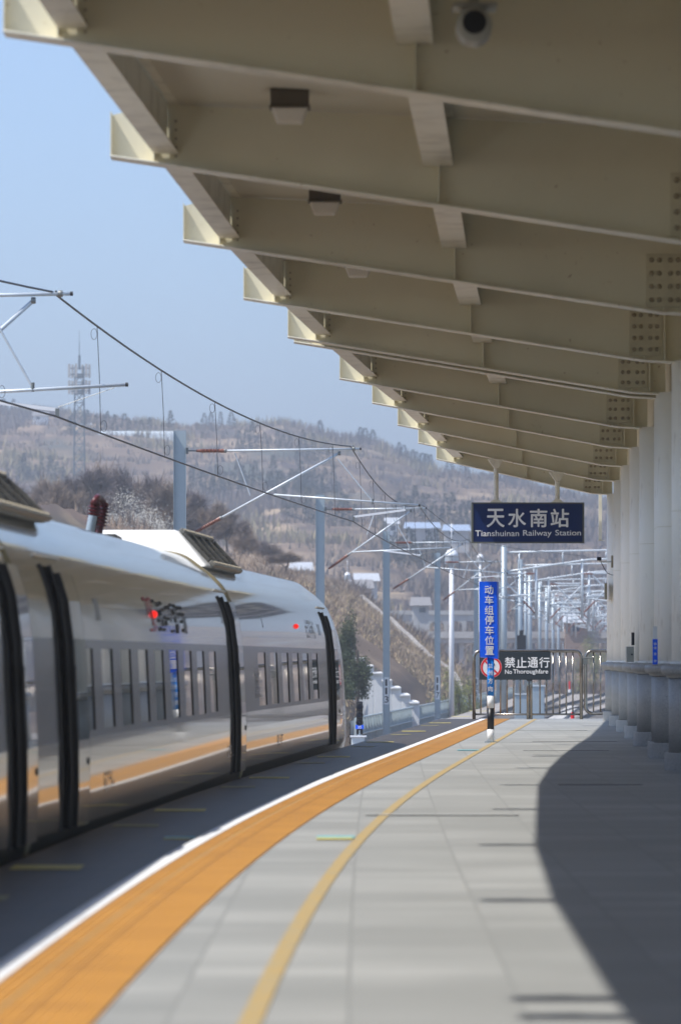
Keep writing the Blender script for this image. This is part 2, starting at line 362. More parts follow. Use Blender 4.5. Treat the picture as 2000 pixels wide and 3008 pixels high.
# ------------------------------------------------------------------ canopy
TIP = [(-40,-3.05),(0,-3.05),(20,-2.98),(29.3,-2.86),(38.5,-2.61),(48,-2.22),(57.6,-1.82),(66.8,-1.30),(75.3,-.75),(85.8,-.006),(93.7,.60),(102.7,1.2),(111,1.75),(121.5,2.43)]
def tipx(y):
    for (a, xa), (b, xb) in zip(TIP, TIP[1:]):
        if y <= b: return xa+(xb-xa)*(y-a)/(b-a)
    return TIP[-1][1]
def colx(y): return 4.47+.0375*(y-66.8)
BY = [-17.5,-8.3,1.0,10.3,19.3,20.4,29.3,38.5,48.0,57.6,66.8,74.75,75.95,85.8,93.9,102.7,111.2,120.2]
ZT = 6.40
canopy = empty('station_canopy', (4, 60, 6), 'long cream steel platform canopy whose stepped beams reach out over the train', 'canopy')
def beam(y):
    t, c = tipx(y), colx(y); b = MB(canopy.location); dk = ZT+.53
    zk = 5.56; kx = c-.36
    p = [(t, ZT), (kx, zk), (c+.15, 5.53), (c+.15, dk-.05*(c-t)), (t+.42, dk-.02), (t, ZT+.40)]
    for s in (-1, 1): b.add([(x, y+s*.008, z) for x, z in p], [tuple(range(6)) if s < 0 else tuple(range(5, -1, -1))])
    b.add([(x, y-.008, z) for x, z in p]+[(x, y+.008, z) for x, z in p], [(i, i+6, (i+1)%6+6, (i+1)%6) for i in range(6)])
    # tip plate, stiffeners
    b.box(t-.012, t-.001, y-.14, y+.14, ZT-.02, ZT+.42)
    mx = t+(c-t)*.53
    zb = ZT+(zk-ZT)*(mx-t)/(kx-t)
    b.box(mx-.008, mx+.008, y-.13, y-.009, zb+.002, zb+.62); b.box(kx-.008, kx+.008, y-.13, y-.036, zk+.002, zk+.05); b.box(c-.10, c-.084, y-.14, y-.009, zk+.002, zk+.9)
    b.box(t+.41-.006, t+.41+.006, y-.12, y-.009, ZT-.04, ZT+.12)
    bo = b.build('canopy_beam', M['cream'], canopy)
    f = MB(canopy.location); wd = .175
    f.bar((t-.012, y, ZT-.011), (kx, y, zk-.011), 2*wd, .02); f.bar((kx, y, zk-.011), (c+.15, y, 5.53-.011), 2*wd, .02)
    f.build('beam_flange', M['flange'], bo, bevel=.006)
    pl = MB(canopy.location); x1 = kx+.23; x0 = x1-.43
    pl.box(x0, x1, y-.034, y-.009, zk+.06, zk+.68)
    po = pl.build('bolt_plate', M['plate'], bo)
    bl = MB(canopy.location)
    for i in range(4):
        for j in range(4): bl.lathe((x0+.06+i*.09+(.04 if i > 1 else 0), y-.034, zk+.14+j*.155), [(.030, 0), (.030, .014), (.018, .028)], 8, (0,-1,0))
    for j in range(5): bl.lathe((t+.62, y-.009, ZT+.0+j*.085), [(.014, 0), (.014, .012)], 6, (0,-1,0))
    bl.build('bolt_pattern', M['bolt'], bo)
for y in BY: beam(y)
def ibeam_along(name, xf, zb, zt, wf, ylist, m1=None):
    """I-section purlin running beam to beam"""
    b = MB(canopy.location)
    for ya, yb in zip(ylist, ylist[1:]):
        ya += .02; yb -= .02; pa, pb = xf(ya), xf(yb)
        za, zbb = zb(ya), zb(yb); ta, tb = zt(ya), zt(yb)
        b.hexa([(pa-wf/2, ya, za), (pa+wf/2, ya, za), (pb+wf/2, yb, zbb), (pb-wf/2, yb, zbb)], [(pa-wf/2, ya, za+.014), (pa+wf/2, ya, za+.014), (pb+wf/2, yb, zbb+.014), (pb-wf/2, yb, zbb+.014)])
        b.hexa([(pa-.006, ya, za+.014), (pa+.006, ya, za+.014), (pb+.006, yb, zbb+.014), (pb-.006, yb, zbb+.014)], [(pa-.006, ya, ta-.016), (pa+.006, ya, ta-.016), (pb+.006, yb, tb-.016), (pb-.006, yb, tb-.016)])
        b.hexa([(pa-wf/2, ya, ta-.016), (pa+wf/2, ya, ta-.016), (pb+wf/2, yb, tb-.016), (pb-wf/2, yb, tb-.016)], [(pa-wf/2, ya, ta-.003), (pa+wf/2, ya, ta-.003), (pb+wf/2, yb, tb-.003), (pb-wf/2, yb, tb-.003)])
    return b.build(name, m1 or M['flange'], canopy)
def dkz(x, y): return ZT+.53-.05*(x-tipx(y)-.3)
ibeam_along('eave_purlin', lambda y: tipx(y)+.53, lambda y: ZT+.02, lambda y: ZT+.52, .24, BY)
mid = lambda y: tipx(y)+(colx(y)-tipx(y))*.53
ibeam_along('middle_purlin', mid, lambda y: ZT-.10, lambda y: dkz(mid(y), y), .29, BY)
dk = MB(canopy.location)
yy = [BY[0]+(BY[-1]+.2-BY[0])*i/90 for i in range(91)]
for y in yy:
    a, c = tipx(y)+.42, colx(y)+1.2
    for x, z in ((a, dkz(a, y)), (c, dkz(c, y)), (c+15, dkz(c, y)+.3), (c+15, dkz(c, y)+.42), (c, dkz(c, y)+.12), (a, dkz(a, y)+.12)):  # unseen right wing, widened to deepen the shade under the canopy
        dk.v.append((x-canopy.location[0], y-canopy.location[1], z-canopy.location[2]))
dk.f = [(i*6+j, i*6+(j+1)%6, (i+1)*6+(j+1)%6, (i+1)*6+j) for i in range(90) for j in range(6)]+[(0,1,4,5),(1,2,3,4)]+[(540,545,544,541),(541,544,543,542)]
dk.build('roof_deck', M['deck'], canopy)
if 0: cdt = MB(canopy.location); cdt.tube([(tipx(y)+2.15, y, dkz(tipx(y)+2.15, y)-.05) for y in BY[4:]], .022, 6); cdt.build('cable_conduit', M['flange'], canopy)
# right wing main girder over the columns
gd = MB(canopy.location)
gd.add([(colx(y)+.45+s, y, z) for y in (BY[0], BY[-1]) for s in (-.2, .2) for z in (5.55, 6.5)], [(0,1,3,2),(4,6,7,5),(0,4,5,1),(2,3,7,6),(0,2,6,4),(1,5,7,3)])
gd.build('main_girder', M['cream'], canopy)

# columns
CL = {66.8: 'nearest white round column, cut by the right edge of the frame, on a grey granite base',
      74.75: 'nearer column of the close pair, white with a small blue strip sign above its granite base',
      75.95: 'farther column of the close pair, only a sliver of its granite base showing',
      85.8: 'white column standing directly behind the close pair of columns',
      93.9: 'white column carrying a pale grey box just above its granite base',
      102.7: 'third column from the fence end, white shaft on grey granite drum',
      111.2: 'second column from the fence end, white shaft on grey granite drum',
      120.2: 'farthest white column, leftmost of the row and next to the steel fence'}
colproto = None
for y in BY:
    if y < 60: lab = None
    near = y < 60
    c = colx(y)+.47; z1 = dkz(c, y)-.02
    root = empty('platform_column', (c, y, 0), CL.get(y, 'white round canopy column out of frame towards the camera'), 'column', 'row of round canopy columns')
    if colproto is None:
        b = MB(); b.lathe((0,0,0), [(.46, 1.36), (.46, 5.54)], 40); shaft = b.build('shaft', M['column'], root, smooth=True)
        shaft.data.polygons[-1].use_smooth = False
        b = MB(); b.lathe((0,0,0), [(.50, .24), (.50, 1.25)], 40); bs = b.build('granite_base', M['base'], root, smooth=True)
        b = MB(); b.lathe((0,0,0), [(.52, 1.25), (.53, 1.27), (.535, 1.285), (.58, 1.30), (.605, 1.335), (.61, 1.37), (.595, 1.41), (.55, 1.435), (.47, 1.442)], 40); cp = b.build('cap_ring', M['base'], root, smooth=True)
        b = MB(); b.lathe((0,0,0), [(.56, -.01), (.56, .24)], 40); pn = b.build('plinth', M['base'], root, bevel=.008)
        b = MB(); b.lathe((0,0,0), [(.48, 1.44), (.478, 1.47), (.462, 1.475)], 40); sk = b.build('shaft_skirting', M['column'], root)
        b = MB(); b.lathe((0,0,0), [(.455, 3.50), (.463, 3.503), (.463, 3.515), (.455, 3.518)], 40); jr = b.build('joint_ring', M['flange'], root)
        colproto = [shaft, bs, cp, pn, sk, jr]
        for o in colproto[:3]:
            for p in o.data.polygons:
                if len(p.vertices) > 4: p.use_smooth = False
    else:
        for o in colproto: q = o.copy(); C.objects.link(q); q.parent = root
def at_px(x, y, D): return Vector(PX(x, y, D))
# small blue strip sign on the near column of the pair
D = 73.95
r_ = empty('column_sign', PX(1924, 1915, D-.05), 'small vertical blue strip sign with faint white characters, low on a white column', 'sign')
q = MB(); q.box(-.038, .038, -.012, .0, -.19, .19); pnl = q.build('sign_panel', M['blue'], r_, bevel=.004)
q = MB(); q.box(-.032, .032, -.010, .0, .195, .38); q.build('clear_sleeve', M['white'], r_)
lt = MB()
for zc in (.115, .055, -.035, -.14):
    for k in range(3): lt.box(-.022, .022, -.0155, -.0122, zc+.012*k-.012, zc+.012*k-.007)
    lt.box(-.004, .004, -.0165, -.0125, zc-.018, zc+.02)
lt.build('characters', M['letter'], r_)
# grey box on the column at 94 m
q = MB(); x, y_, z = PX(1850, 1923, 93.2); q.o = (x, y_, z); q.box(x-.07, x+.07, y_-.1, y_+.25, z-.14, z+.15)
bx = tag(q.build('junction_box', M['cam_white'], None, loc=(x, y_, z), bevel=.01), 'pale grey junction box with a black knob on a white column', 'box')
q = MB(); q.lathe((.03, -.1, 0), [(.018, 0), (.018, .02)], 12, (0,-1,0)); q.build('knob', M['blk'], bx)
q = MB(); q.box(-.1, -.02, -.12, -.101, -.155, -.148); 
x, y_, z = PX(1859.5, 1877, 93.2); q = MB((x, y_, z)); q.box(x-.022, x+.022, y_-.03, y_+.25, z-.12, z+.12)
tag(q.build('number_plate', M['blk'], None, loc=(x, y_, z)), 'narrow dark plate on the white column above the grey box', 'plate')
for (x0, x1, ya, yb, D, lab) in ((1796,1801,1632,1667,119.5,'short grey bracket plate on the farthest column beside the camera cable'), (1776.5,1783,1713,1761,119.7,'brown bracket plate low on the left edge of the farthest column')):
    a = PX(x0, ya, D); b = PX(x1, yb, D); q = MB((a[0], D, b[2])); q.box(a[0], b[0], D-.02, D+.3, b[2], a[2])
    tag(q.build('bracket_plate', M['bolt'], None, loc=(a[0], D, b[2])), lab, 'bracket')
# far cctv
r_ = empty('cctv_camera', PX(1760, 1642, 119.4), 'small black camera on a bracket arm at the left of the farthest column', 'security camera')
q = MB(); q.box(-.055, .045, -.16, .12, -.04, .045); q.build('camera_body', M['blk'], r_, bevel=.012)
q = MB(); q.tube([(.0, .1, -.05), (.1, .1, -.075), (.34, .1, -.06)], .016, 8); q.build('bracket_arm', M['galv_w'], r_)
q = MB(); q.tube([(.05,.1,-.08),(.12,.1,-.22),(.2,.12,-.34),(.3,.12,-.385),(.42,.12,-.385)], .010, 6); q.build('cable', M['blk'], r_)
# drain pipe hanging at the canopy end
q = MB((6.35, 120.9, 4.4)); q.box(6.32, 6.40, 120.85, 120.93, 4.43, 6.4); q.box(6.30, 6.46, 120.83, 120.95, 4.41, 4.43)
tag(q.build('drain_pipe', M['flange'], None, loc=(6.35, 120.9, 4.4)), 'cream square drain pipe hanging from the far end of the canopy', 'pipe')
# lamps under the deck
for i, (x, y_, lab) in enumerate([(851, 46.4, 'nearest box lamp under the canopy, dark housing and frosted diffuser both showing'), (954, 56.0, 'second box lamp under the canopy, only its frosted diffuser below the beam edge'), (1052, 65.2, 'third box lamp under the canopy, just its bottom lip showing below a beam')]):
    X = (x-CX)*y_/F; zt = dkz(X, y_)
    r_ = empty('canopy_lamp', (X, y_, zt), lab, 'lamp', 'box lamps under the canopy')
    q = MB(); q.box(-.18, .18, -.17, .17, -.15, -.001); q.box(-.195, .195, -.185, .185, -.17, -.15); q.build('housing', M['lamp_dark'], r_, bevel=.012)
    q = MB(); q.hexa([(-.12,-.11,-.31),(.12,-.11,-.31),(.12,.11,-.31),(-.12,.11,-.31)], [(-.175,-.165,-.171),(.175,-.165,-.171),(.175,.165,-.171),(-.175,.165,-.171)]); q.build('diffuser', M['lamp_diff'], r_, bevel=.02)
# near camera housing beside the purlin
r_ = empty('security_camera', PX(1392, 78, 36.5), 'round pale camera housing with a dark front under the canopy at the top', 'security camera')
q = MB(); q.lathe((0,-.18,0), [(.10, 0), (.132, .02), (.135, .34), (.10, .4)], 28, (0,1,0)); q.build('housing', M['cam_white'], r_, smooth=False, bevel=.01)
q = MB(); q.lathe((0,-.183,.015), [(.088, 0), (.088, .06)], 28, (0,1,0)); ln = q.build('dark_front', M['blk'], r_)
q = MB(); q.box(-.16, .17, -.1, .25, .14, .175); q.box(-.04, .04, 0, .1, .175, .60); q.build('mount', M['cam_white'], r_, bevel=.008)

# ------------------------------------------------------------------ hanging station sign
D = 110.9; x0, _, z1 = PX(1384, 1476, D); x1, _, z0 = PX(1715.5, 1596, D)
r_ = empty('station_name_sign', ((x0+x1)/2, D, z0), 'navy hanging sign reading Tianshuinan Railway Station under the canopy', 'sign')
q = MB(r_.location); q.box(x0+.04, x1-.04, D-.05, D+.05, z0+.03, z1-.03); q.build('sign_face', M['navy'], r_)
q = MB(r_.location)
for a in ((x0, x1, z1-.032, z1), (x0, x1, z0, z0+.032), (x0, x0+.042, z0+.032, z1-.032), (x1-.042, x1, z0+.032, z1-.032)): q.box(a[0], a[1], D-.065, D+.065, a[2], a[3])
q.build('sign_frame', M['frame_grey'], r_)
def pxtext(body, xa, xb, yt, yb, D, m, par, nm='lettering', bold=0.0, yface=None):
    a = PX(xa, yb, D); b = PX(xb, yt, D); yf = yface if yface is not None else D
    return text(body, nm, m, par, 1, (a[0]-par.location[0], yf-par.location[1], a[2]-par.location[2]), width=b[0]-a[0], height=b[2]-a[2], bold=bold)
k_ = 1/3.136
for ch, xa, xb in (('天', 250, 410), ('水', 447, 607), ('南', 648, 803), ('站', 838, 1003)):
    pxtext(ch, 1350+xa*k_, 1350+xb*k_, 1450+143*k_, 1450+308*k_, D, M['letter'], r_, 'chinese_character', .022, D-.053)
for wd, xa, xb, yt, yb in (('Tianshuinan', 143, 545, 340, 393), ('Railway', 583, 845, 337, 405), ('Station', 880, 1115, 335, 386)):
    pxtext(wd, 1350+xa*k_, 1350+xb*k_, 1450+yt*k_, 1450+yb*k_, D, M['letter'], r_, 'english_word', .012, D-.053)
for xs in (1457, 1637):
    X = (xs-CX)*D/F; yb_ = 111.2; t, c = tipx(yb_), colx(yb_)
    zb = ZT+(5.56-ZT)*(X-t)/(c-.36-t)-.03
    q = MB(r_.location); q.tube([(X, D, z1), (X, D+.1, zb)], .055, 14)
    q.hexa([(X-.14, D-.06, z1), (X+.14, D-.06, z1), (X+.14, D+.06, z1), (X-.14, D+.06, z1)], [(X-.045, D-.04, z1+.08), (X+.045, D-.04, z1+.08), (X+.045, D+.04, z1+.08), (X-.045, D+.04, z1+.08)])
    q.hexa([(X-.05, D-.04, zb-.2), (X+.05, D-.04, zb-.2), (X+.05, D+.14, zb-.2), (X-.05, D+.14, zb-.2)], [(X-.18, D-.05, zb), (X+.18, D-.05, zb), (X+.18, D+.3, zb), (X-.18, D+.3, zb)])
    for dx in (-.05, .05): q.lathe((X+dx, D-.05, zb-.09), [(.022, 0), (.022, .03)], 8, (0,-1,0))
    q.build('hanger', M['flange'], r_)
# ------------------------------------------------------------------ stop position post
D = 89.1; X = (1441-CX)*D/F
r_ = empty('stop_position_post', (X, D, 0), 'blue upright board of white Chinese characters on a striped post by the yellow line', 'sign post')
q = MB(); q.box(-.11, .11, -.09, .09, .0, .022); q.build('base_plate', M['galv'], r_)
for n_, m_, a, b in (('white_band', 'white', .02, .24), ('black_band', 'black_paint', .24, .625), ('white_band', 'white', .625, .845), ('blue_band', 'blue2', .845, 1.56)):
    q = MB(); q.lathe((0,0,0), [(.062, a), (.062, b)], 28); o = q.build(n_, M[m_], r_, smooth=True)
    for p in o.data.polygons:
        if len(p.vertices) > 4: p.use_smooth = False
q = MB(); xl, xr = PX(1407, 0, D)[0]-X, PX(1464.5, 0, D)[0]-X
zt, zb = PX(0, 1709, D)[2], PX(0, 1933, D)[2]
q.hexa([(xl+.01, -.09, zb+.02), (xr-.022, -.10, zb-.02), (xr+.008, .05, zb), (xl+.03, .08, zb)], [(xl, -.09, zt), (xr-.035, -.10, zt+.0), (xr, .05, zt), (xl+.02, .08, zt)])
q.build('sign_board', M['blue'], r_)
k_ = 380/1568.
for ch, yt, yb in zip('动车组停车位置', (580, 702, 826, 944, 1068, 1192, 1316), (684, 806, 930, 1052, 1176, 1298, 1418)):
    dx = (yt-580)/850*8
    pxtext(ch, 1180+(1002+dx)*k_, 1180+(1106+dx)*k_, 1580+yt*k_, 1580+yb*k_, D, M['letter'], r_, 'white_character', .02, D-.101)
k_ = 420/1568.
for ch, yt, yb in zip('兰州方向', (262, 336, 420, 510), (306, 392, 480, 566)):
    pxtext(ch, 1380+198*k_, 1380+248*k_, 1880+yt*k_, 1880+yb*k_, D, M['letter'], r_, 'small_character', .02, D-.066)
# ------------------------------------------------------------------ steel fence
def tube_frame(q, x0, x1, y, z0, z1, r, rr=.16):
    pts = []
    for cx, cz, a0 in ((x0+rr, z1-rr, 180), (x1-rr, z1-rr, 90)):
        for k in range(7): a = R(a0-15*k); pts.append((cx+rr*math.cos(a), y, cz+rr*math.sin(a)))
    q.tube([(x0, y, z0)]+pts+[(x1, y, z0)], r, 12)
D = 124.0
fx0, fx1 = PX(1392, 0, D)[0], PX(1707, 0, D)[0]; ft = PX(0, 1913, D)[2]; zr = PX(0, 2099, D)[2]
r_ = empty('steel_fence', ((fx0+fx1)/2, D, 0), 'fixed stainless steel tube fence across the platform end, carrying the dark sign', 'fence')
q = MB(r_.location); tube_frame(q, fx0, fx1, D, 0, ft, .044); q.build('tube_frame', M['steel'], r_, smooth=True)
q = MB(r_.location); q.tube([(fx0+.04, D, zr), (fx1-.04, D, zr)], .026, 10); q.build('bottom_rail', M['steel'], r_, smooth=True)
for xs in (1550.5, 1559.5):
    q = MB(r_.location); Xp = PX(xs, 0, D)[0]; q.tube([(Xp, D, 0), (Xp, D, ft-.04)], .037, 12); q.build('middle_post', M['steel'], r_, smooth=True)
for i in range(16):
    xs = 1412+19.3*i
    if 1540 < xs < 1568 or xs > 1700: continue
    Xp = PX(xs, 0, D)[0]; q = MB(r_.location); q.tube([(Xp, D, zr), (Xp, D, ft-.03)], .020, 10); q.build('bar', M['steel'], r_, smooth=True)
gx0 = PX(1720, 0, D)[0]; gx1 = gx0+2.6; gb = PX(0, 2096, D)[2]
r_ = empty('steel_gate', ((gx0+gx1)/2, D, 0), 'rounded stainless steel gate right of the fence, half hidden behind the columns', 'gate')
q = MB(r_.location); rr = .17; pts = []
for cx, cz, a0 in ((gx0+rr, gb+rr, 270), (gx0+rr, ft-rr, 180), (gx1-rr, ft-rr, 90), (gx1-rr, gb+rr, 0)):
    for k in range(7): a = R(a0-15*k); pts.append((cx+rr*math.cos(a), D, cz+rr*math.sin(a)))
pts = pts+[pts[0]]
q.tube(pts, .044, 12); q.build('gate_frame', M['steel'], r_, smooth=True)
for i in range(12):
    Xp = PX(1743+20.5*i, 0, D)[0]
    if Xp > gx1-.1: break
    q = MB(r_.location); q.tube([(Xp, D, gb), (Xp, D, ft)], .020, 10); q.build('bar', M['steel'], r_, smooth=True)
q = MB(r_.location); zz = PX(0, 1933, D)[2]; q.tube([(gx0-.06, D-.03, zz), (gx0+.22, D-.03, zz)], .018, 8); q.box(gx0-.07, gx0+.05, D-.06, D+.02, zz-.16, zz-.02); q.build('latch', M['clamp'], r_)
# dark sign on the fence
D = 123.9; x0, _, z1 = PX(1407.5, 1915.5, D); x1, _, z0 = PX(1617, 1997.5, D)
r_ = empty('no_entry_sign', ((x0+x1)/2, D, z0), 'dark board reading No Thoroughfare with a red and white prohibition disc, on the fence', 'sign')
q = MB(r_.location); q.box(x0, x1, D-.02, D+.02, z0, z1); q.build('sign_board', M['slate'], r_, bevel=.006)
cx, _, cz = PX(1442.3, 1960.5, D)
q = MB(r_.location); q.lathe((cx, D-.021, cz), [(.268, 0), (.268, .003)], 48, (0,-1,0)); q.build('white_disc', M['letter'], r_)
q = MB(r_.location); nn = 48
vs = [(cx+rr*math.cos(2*math.pi*k/nn), D-.028, cz+rr*math.sin(2*math.pi*k/nn)) for rr in (.262, .212) for k in range(nn)]
q.add(vs, [(k, (k+1)%nn, nn+(k+1)%nn, nn+k) for k in range(nn)])
q.bar((cx-.16, D-.0285, cz+.16), (cx+.16, D-.0285, cz-.16), .003, .042, up=(1,0,1)); q.build('red_ring', M['red'], r_)
q = MB(r_.location); q.tube([(cx-.02, D-.025, cz-.15), (cx, D-.025, cz), (cx+.02, D-.025, cz+.12)], .018, 6); q.tube([(cx+.02, D-.025, cz+.10), (cx+.075, D-.025, cz+.085), (cx+.085, D-.025, cz+.04)], .013, 6)
q.tube([(cx, D-.025, cz), (cx-.06, D-.025, cz-.07), (cx-.09, D-.025, cz-.15)], .016, 6); q.lathe((cx+.03, D-.024, cz+.155), [(.024, 0), (.024, .004)], 16, (0,-1,0)); q.build('black_figure', M['black_paint'], r_)
k_ = 420/1568.
for ch, xa, xb in (('禁', 384, 495), ('止', 510, 620), ('通', 634, 745), ('行', 760, 872)):
    pxtext(ch, 1380+xa*k_, 1380+xb*k_, 1880+192*k_, 1880+304*k_, D, M['letter'], r_, 'chinese_character', .022, D-.0225)
for wd, xa, xb, yt, yb in (('No', 385, 460, 328, 374), ('Thoroughfare', 474, 856, 324, 384)):
    pxtext(wd, 1380+xa*k_, 1380+xb*k_, 1880+yt*k_, 1880+yb*k_, D, M['letter'], r_, 'english_word', .02, D-.0225)

# ------------------------------------------------------------------ train
train = empty('passenger_train', (-3, 60, -1.25), 'glossy off-white high speed train with dark window band and open plug doors at the platform', 'train')
TO = Vector(train.location)
RAW = [(-.20,-1.05),(-.14,-.6),(-.09,-.3),(-.035,-.02),(-.005,.10),(0,.22),(0,.48),(0,.60),(-.002,.81),(-.008,.87),(-.04,1.60),(-.048,1.68),(-.09,2.0),(-.215,2.35),(-.365,2.54),(-.575,2.71),(-.80,2.855),(-1.15,2.915),(-1.62,2.94)]
HW = 1.62
def prof_pts():
    out = []
    for i in range(len(RAW)-1):
        p0 = RAW[max(i-1, 0)]; p1, p2 = RAW[i], RAW[i+1]; p3 = RAW[min(i+2, len(RAW)-1)]
        n = 5 if p1[1] > 1.99 else 2
        if p1[1] < 1.9: n = 1 if abs(p2[1]-p1[1]) < .25 else 3
        for k in range(n):
            t = k/n
            f = lambda a, b, c, d: .5*((2*b)+(-a+c)*t+(2*a-5*b+4*c-d)*t*t+(-a+3*b-3*c+d)*t**3)
            z = p1[1]+(p2[1]-p1[1])*t
            out.append((f(p0[0], p1[0], p2[0], p3[0]), z if p1[1] < 1.99 else f(p0[1], p1[1], p2[1], p3[1])))
    out.append(RAW[-1]); return out
PROF = prof_pts()
def side_x(z):
    for a, b in zip(PROF, PROF[1:]):
        if a[1] <= z <= b[1]: return a[0]+(b[0]-a[0])*(z-a[1])/(b[1]-a[1]+1e-9)
    return 0
class Car:
    def __init__(s, ya, xa, yb, xb):
        s.p = Vector((xa, ya, 0)); s.L = (Vector((xb, yb, 0))-s.p).length; s.u = (Vector((xb, yb, 0))-s.p).normalized(); s.n = Vector((s.u.y, -s.u.x, 0))
    def P(s, d, x, z): return tuple(s.p+s.u*d+s.n*x+Vector((0,0,z)))
    def d_of(s, Y): return (Y-s.p.y)/s.u.y
def make_car(car, doors, wins, s0, s1, nose=False):
    """doors: (s0,s1); wins: (s0,s1)"""
    bz = sorted(set([.06] + [round(p[1], 4) for p in PROF]))
    prof = sorted([(side_x(z), z) for z in [.06]]+[p for p in PROF], key=lambda p: p[1])
    ss = {s0, s1}
    for a, b in doors+wins: ss |= {a, b}
    ss = sorted(ss); ext = []
    for a, b in zip(ss, ss[1:]):
        n = max(1, int((b-a)/1.5)); ext += [a+(b-a)*i/n for i in range(n)]
    ss = ext+[ss[-1]]
    body, band, stripe = MB(TO), MB(TO), MB(TO)
    grid = lambda mb, cells: None
    def add_cells(mb, test):
        idx = {}
        def vid(i, j):
            if (i, j) not in idx: idx[(i, j)] = len(mb.v); p = Vector(car.P(ss[i], prof[j][0], prof[j][1]))-TO; mb.v.append(tuple(p))
            return idx[(i, j)]
        for i in range(len(ss)-1):
            sm_ = (ss[i]+ss[i+1])/2
            for j in range(len(prof)-1):
                zm = (prof[j][1]+prof[j+1][1])/2
                if not test(zm): continue
                if any(a < sm_ < b and .06 < zm < 2.3 for a, b in doors): continue
                if any(a < sm_ < b and .87 < zm < 1.6 for a, b in wins): continue
                mb.f.append((vid(i, j), vid(i+1, j), vid(i+1, j+1), vid(i, j+1)))
    isband = lambda z: .81 < z < 1.68
    isstr = lambda z: .48 < z < .60
    add_cells(body, lambda z: not isband(z) and not isstr(z)); add_cells(band, isband); add_cells(stripe, isstr)
    # far side, mirrored, plain; end walls
    k = len(body.v); m = len(prof)
    for s in (s0, s1): body.v += [tuple(Vector(car.P(s, -2*HW-x, z))-TO) for x, z in prof]
    body.f += [(k+j, k+j+1, k+m+j+1, k+m+j) for j in range(m-1)]
    for s in ((s0, s1) if not nose else (s0,)):
        k2 = len(body.v); body.v += [tuple(Vector(car.P(s, x, z))-TO) for x, z in prof]+[tuple(Vector(car.P(s, -2*HW-x, z))-TO) for x, z in prof]
        body.f += [(k2+j, k2+j+1, k2+m+j+1, k2+m+j) for j in range(m-1)]
    if nose:
        k3 = len(body.v); N = 14; ring = prof+[(-2*HW-x, z) for x, z in reversed(prof)]; rn = len(ring)
        for i in range(N+1):
            t = i/N; wsc = math.sqrt(max(0, 1-t**2.3)); zt = 1-(t**1.5)
            for x, z in ring:
                xx = (x+HW)*max(wsc, .03)-HW
                zz = -.35+(z+.35)*(max(zt, .02) if z > -.35 else 1)
                body.v.append(tuple(Vector(car.P(s1+.001+8.5*t, xx, zz))-TO))
        body.f += [(k3+i*rn+j, k3+(i+1)*rn+j, k3+(i+1)*rn+j+1, k3+i*rn+j+1) for i in range(N) for j in range(rn-1)]
    bo = body.build('car_body', M['body'], train, smooth=True)
    band.build('window_band', M['band'], bo, smooth=True); stripe.build('blue_stripe', M['stripe'], bo, smooth=True)
    # window recesses and panes
    for a, b in wins:
        q = MB(TO); ins = .014
        pa = [(a, .87), (b, .87), (b, 1.6), (a, 1.6)]
        o_ = [car.P(s, side_x(z)-.0005, z) for s, z in pa]; i_ = [car.P(s, side_x(z)-ins, z) for s, z in pa]
        q.add(o_+i_, [(i, (i+1)%4, (i+1)%4+4, i+4) for i in range(4)]); fr = q.build('window_frame', M['blk'], bo)
        q = MB(TO); q.add([car.P(s, side_x(z)-ins+.003, z) for s, z in pa], [(0,1,2,3)]); q.build('window_pane', M['glass'], bo)
        # rounded corner fillets
    for a, b in doors:
        zt, zb = 2.3, .06
        q = MB(TO); pa = [(a, zb), (b, zb), (b, zt), (a, zt)]
        o_ = [car.P(s, side_x(z)-.001, z) for s, z in pa]; i_ = [car.P(s, -1.3, z) for s, z in pa]
        q.add(o_+i_, [(i, (i+1)%4, (i+1)%4+4, i+4) for i in range(4)]+[(4,5,6,7)])
        for s in (a+.03, b-.03): q.tube([car.P(s, side_x(z)+.004, z) for z in (zb, .5, 1, 1.6, 2, zt)], .022, 6)
        q.build('doorway', M['blk'], bo)  # vestibule box coloured black to stand for the unlit interior
        # plug door panel parked outside the body
        q = MB(TO); d0, d1 = b+.06, b+1.02; zs = [.07, .4, .81, 1.2, 1.68, 2.0, 2.15, 2.24]; off = .065
        def skin(mb, zz, o0, extra=0):
            for z1_, z2_ in zip(zz, zz[1:]):
                v = [car.P(d0+extra, side_x(z1_)+o0, z1_), car.P(d1-extra, side_x(z1_)+o0, z1_), car.P(d1-extra, side_x(z2_)+o0, z2_), car.P(d0+extra, side_x(z2_)+o0, z2_)]
                mb.add(v, [(0,1,2,3)])
        skin(q, zs, off)
        dpan = q.build('door_panel', M['body'], bo)
        q = MB(TO); skin(q, [.81, 1.2, 1.68], off+.003, .06); q.build('door_window', M['glass'], bo)
        q = MB(TO)
        for z1_, z2_ in zip(zs, zs[1:]):
            for s in (d0, d1): q.add([car.P(s, side_x(z1_)+off, z1_), car.P(s, side_x(z1_)+off-.07, z1_), car.P(s, side_x(z2_)+off-.07, z2_), car.P(s, side_x(z2_)+off, z2_)], [(0,1,2,3)])
        q.add([car.P(d0, side_x(2.24)+off, 2.24), car.P(d1, side_x(2.24)+off, 2.24), car.P(d1, side_x(2.24), 2.24), car.P(d0, side_x(2.24), 2.24)], [(0,1,2,3)])
        for s in (d0, d1): q.tube([car.P(s, side_x(z)+off-.01, z) for z in zs], .012, 6)
        q.build('door_edge', M['blk'], bo)
        q = MB(TO); q.tube([car.P(b-.05, .035, z) for z in (1.25, 1.45)], .02, 6); q.build('grab_handle', M['blk'], bo); q = MB(TO); q.tube([car.P(d1+.12, .012, z) for z in (.35, .62)], .012, 6); q.build('door_handle', M['blk'], bo); q = MB(TO)
